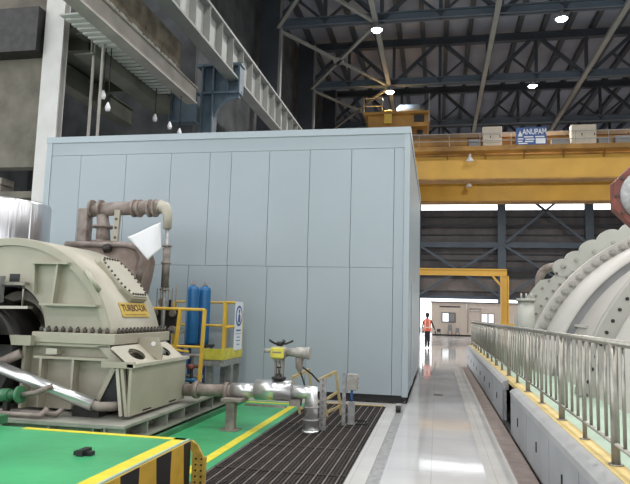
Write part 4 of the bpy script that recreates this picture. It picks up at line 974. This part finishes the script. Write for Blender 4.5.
for z in (0.55,0.61,0.67): obj('gland', B().tube([(-1.12,9.1,z),(-1.095,9.1,z)],0.015,8), 'actw', t)
obj('lower_box', B().box((-1.25,9.06,0.02),(-1.16,9.14,0.34)), 'galv', t)
obj('cable', B().tube([(-1.2,9.1,0.5),(-1.21,9.1,0.42),(-1.205,9.1,0.33)],0.018,8), 'signblue', t)
obj('loose_cable', B().tube([(-1.15,9.15,0.01),(-1.02,9.2,0.015),(-0.98,9.35,0.015),(-1.08,9.5,0.015),(-1.2,9.45,0.015)],0.01,6), 'black', t)

# ---------------------------------------------------------------- foreground platform
t = thing('raised_platform', (-4,3.5,0), 'green raised platform with yellow edge and striped board in the foreground', 'platform')
fx,fy,fz = -2.06,5.14,0.5
obj('deck', B().box((-9,0.8,0.40),(fx-0.012,fy,fz)), 'green', t)
b = B(); b.box((fx-0.13,0.8,fz),(fx-0.02,fy,fz+0.003)); b.box((-3.62,fy-0.07,fz),(fx-0.02,fy,fz+0.003)); obj('edge_line', b, 'yline', t)
obj('edge_angle', B().box((fx-0.02,0.8,0.38),(fx,fy,fz+0.003)), 'palegreen', t)
obj('back_skirt', B().box((-9,fy-0.03,0.0),(fx-0.02,fy,0.40)), 'green2', t)
obj('side_skirt', B().box((fx-0.04,0.8,0.0),(fx-0.025,fy,0.40)), 'rubber', t)
hb = obj('striped_board', B().box((fx-0.0,0.8,0.02),(fx+0.012,fy,fz-0.012)), 'hazy', t, label='yellow board with black stripes')
y = 5.13
for k in range(12):
    w = 0.27
    if y-w < 0.9: break
    obj('black_stripe', B().prism([(y,fz-0.013),(y-w*(0.55 if k==0 else 1),fz-0.013),(y-w*(0.55 if k==0 else 1)+0.06,0.02),(y+0.0,0.02)],'x',fx+0.012,fx+0.014), 'black', hb)
    y -= (1.45 if k==0 else 2)*w
obj('step_block', B().box((-9,4.75,fz),(-3.93,fy+0.15,fz+0.075)), 'green2', t)
tag(obj('black_clip', B().box((-2.64,4.32,fz),(-2.50,4.38,fz+0.03)).box((-2.60,4.29,fz),(-2.55,4.42,fz+0.045)), 'black'), 'small black clip lying on the green platform', 'clip')
t = thing('perforated_guard', (-1.97,5.1,0), 'yellow perforated guard bracket at the platform corner', 'guard')
gp = [(5.25,0.0),(4.95,0.0),(4.95,0.30),(5.20,0.45),(5.38,0.46),(5.46,0.38),(5.25,0.26)]
gp = [(4.72,0.0),(4.98,0.0),(5.02,0.32),(5.20,0.50),(5.12,0.56),(5.02,0.56),(4.80,0.38)]
obj('plate', B().prism([(-2.04,0),(-1.935,0),(-1.935,0.35),(-2.0,0.455),(-2.056,0.49),(-2.056,0.41),(-2.04,0.38)],'y',5.16,5.18), 'pigskin', t)
obj('plate_edge', B().box((-1.94,5.165,0.0),(-1.93,5.22,0.35)), 'pigskin', t)
for k in range(7):
    for x in (-2.005,-1.955): obj('hole', B().tube([(x,5.154,0.05+k*0.048),(x,5.161,0.05+k*0.048)],0.009,8), 'black', t)

# ---------------------------------------------------------------- person
px,py_ = -0.47,31.84
t = thing('person', (px,py_,0), 'person in orange vest and dark trousers walking away along the floor', 'person')
def skin_body():
    J = [((0,0,0.93),0.15),((0,0,1.12),0.12),((0,0.0,1.30),0.14),((0,0,1.42),0.085),((0,0.0,1.49),0.05),((0,0.0,1.60),0.095),((0,0,1.68),0.06),
         ((-0.17,0,1.38),0.055),((-0.23,0.0,1.12),0.05),((-0.22,0.08,0.88),0.03),((-0.22,0.10,0.80),0.025),
         ((0.17,0,1.38),0.055),((0.27,0.0,1.14),0.05),((0.36,0.10,0.95),0.03),((0.40,0.13,0.88),0.025),
         ((-0.065,0,0.86),0.10),((-0.07,0.04,0.48),0.095),((-0.065,-0.02,0.09),0.065),((-0.08,0.08,0.035),0.035),
         ((0.065,0,0.86),0.10),((0.065,-0.02,0.48),0.095),((0.06,0.04,0.09),0.065),((0.07,0.15,0.035),0.035)]
    E_ = [(0,1),(1,2),(2,3),(3,4),(4,5),(5,6),(2,7),(7,8),(8,9),(9,10),(2,11),(11,12),(12,13),(13,14),(0,15),(15,16),(16,17),(17,18),(0,19),(19,20),(20,21),(21,22)]
    me = bpy.data.meshes.new('body'); me.from_pydata([j[0] for j in J], E_, []); o = bpy.data.objects.new('body', me); C.objects.link(o)
    md = o.modifiers.new('skin','SKIN')
    for i,v in enumerate(me.skin_vertices[0].data): v.radius = (J[i][1],J[i][1]*0.8); v.use_root = (i==0)
    sd = o.modifiers.new('sub','SUBSURF'); sd.levels = 2; sd.render_levels = 2
    for m in ('cloth','skin'): me.materials.append(M[m])
    return o
body = skin_body(); bpy.context.view_layer.update()
me = bpy.data.meshes.new_from_object(body.evaluated_get(bpy.context.evaluated_depsgraph_get())); bpy.data.objects.remove(body)
me.materials.clear(); me.materials.append(M['cloth']); me.materials.append(M['skin'])
for p in me.polygons:
    c = p.center; p.use_smooth = True
    p.material_index = 1 if (c.z > 1.46 or (abs(c.x) > 0.19 and c.z < 0.92 and c.z > 0.7)) else 0
bo = bpy.data.objects.new('body', me); C.objects.link(bo); bo.parent = t
# vest shell
def vest():
    bm = bmesh.new(); n = 20; rows = [(0.84,0.185,0.135),(0.98,0.175,0.13),(1.15,0.175,0.13),(1.30,0.195,0.135),(1.40,0.17,0.11),(1.45,0.08,0.07)]
    V = [[bm.verts.new((px+a*math.cos(2*PI*k/n), py_+b_*math.sin(2*PI*k/n), z)) for k in range(n)] for z,a,b_ in rows]
    for A,Bq in zip(V,V[1:]):
        for k in range(n): bm.faces.new((A[k],A[(k+1)%n],Bq[(k+1)%n],Bq[k])).smooth = True
    return bm
v = obj('vest', vest(), 'vest', t)
b = B()
for s in (-1,1): b.box((px+s*0.1-0.02,py_-0.148,0.95),(px+s*0.1+0.02,py_-0.12,1.38))
b.box((px-0.13,py_-0.146,1.0),(px+0.13,py_-0.12,1.05)); obj('reflective_strip', b, 'reflect', v)
b = B(); b.sphere((px,py_-0.015,1.64),0.122,(0.88,1,1.05)); obj('hair', b, 'hair', t)
for s,hx,hy in ((-1,-0.22,0.10),(1,0.40,0.13)):
    h = obj('hand', B().tube([(px+hx,py_+hy,0.86),(px+hx,py_+hy+0.01,0.78)],[0.028,0.035],10), 'skin', t)
    for k in range(4): obj('finger', B().tube([(px+hx-0.027+0.018*k,py_+hy,0.79),(px+hx-0.027+0.018*k,py_+hy+0.02,0.71-0.006*(k%2))],0.009,6), 'skin', h)
    obj('thumb', B().tube([(px+hx-s*0.03,py_+hy,0.84),(px+hx-s*0.055,py_+hy+0.02,0.78)],0.01,6), 'skin', h)

# ---------------------------------------------------------------- light
w = bpy.data.worlds.new('world'); bpy.context.scene.world = w; w.use_nodes = True
bg = w.node_tree.nodes['Background']; bg.inputs['Color'].default_value = (0.95,0.98,1.0,1); bg.inputs['Strength'].default_value = 3.2
sc = bpy.context.scene
sc.view_settings.view_transform = 'Standard'; sc.view_settings.look = 'None'; sc.view_settings.gamma = 1; sc.view_settings.exposure = -0.22
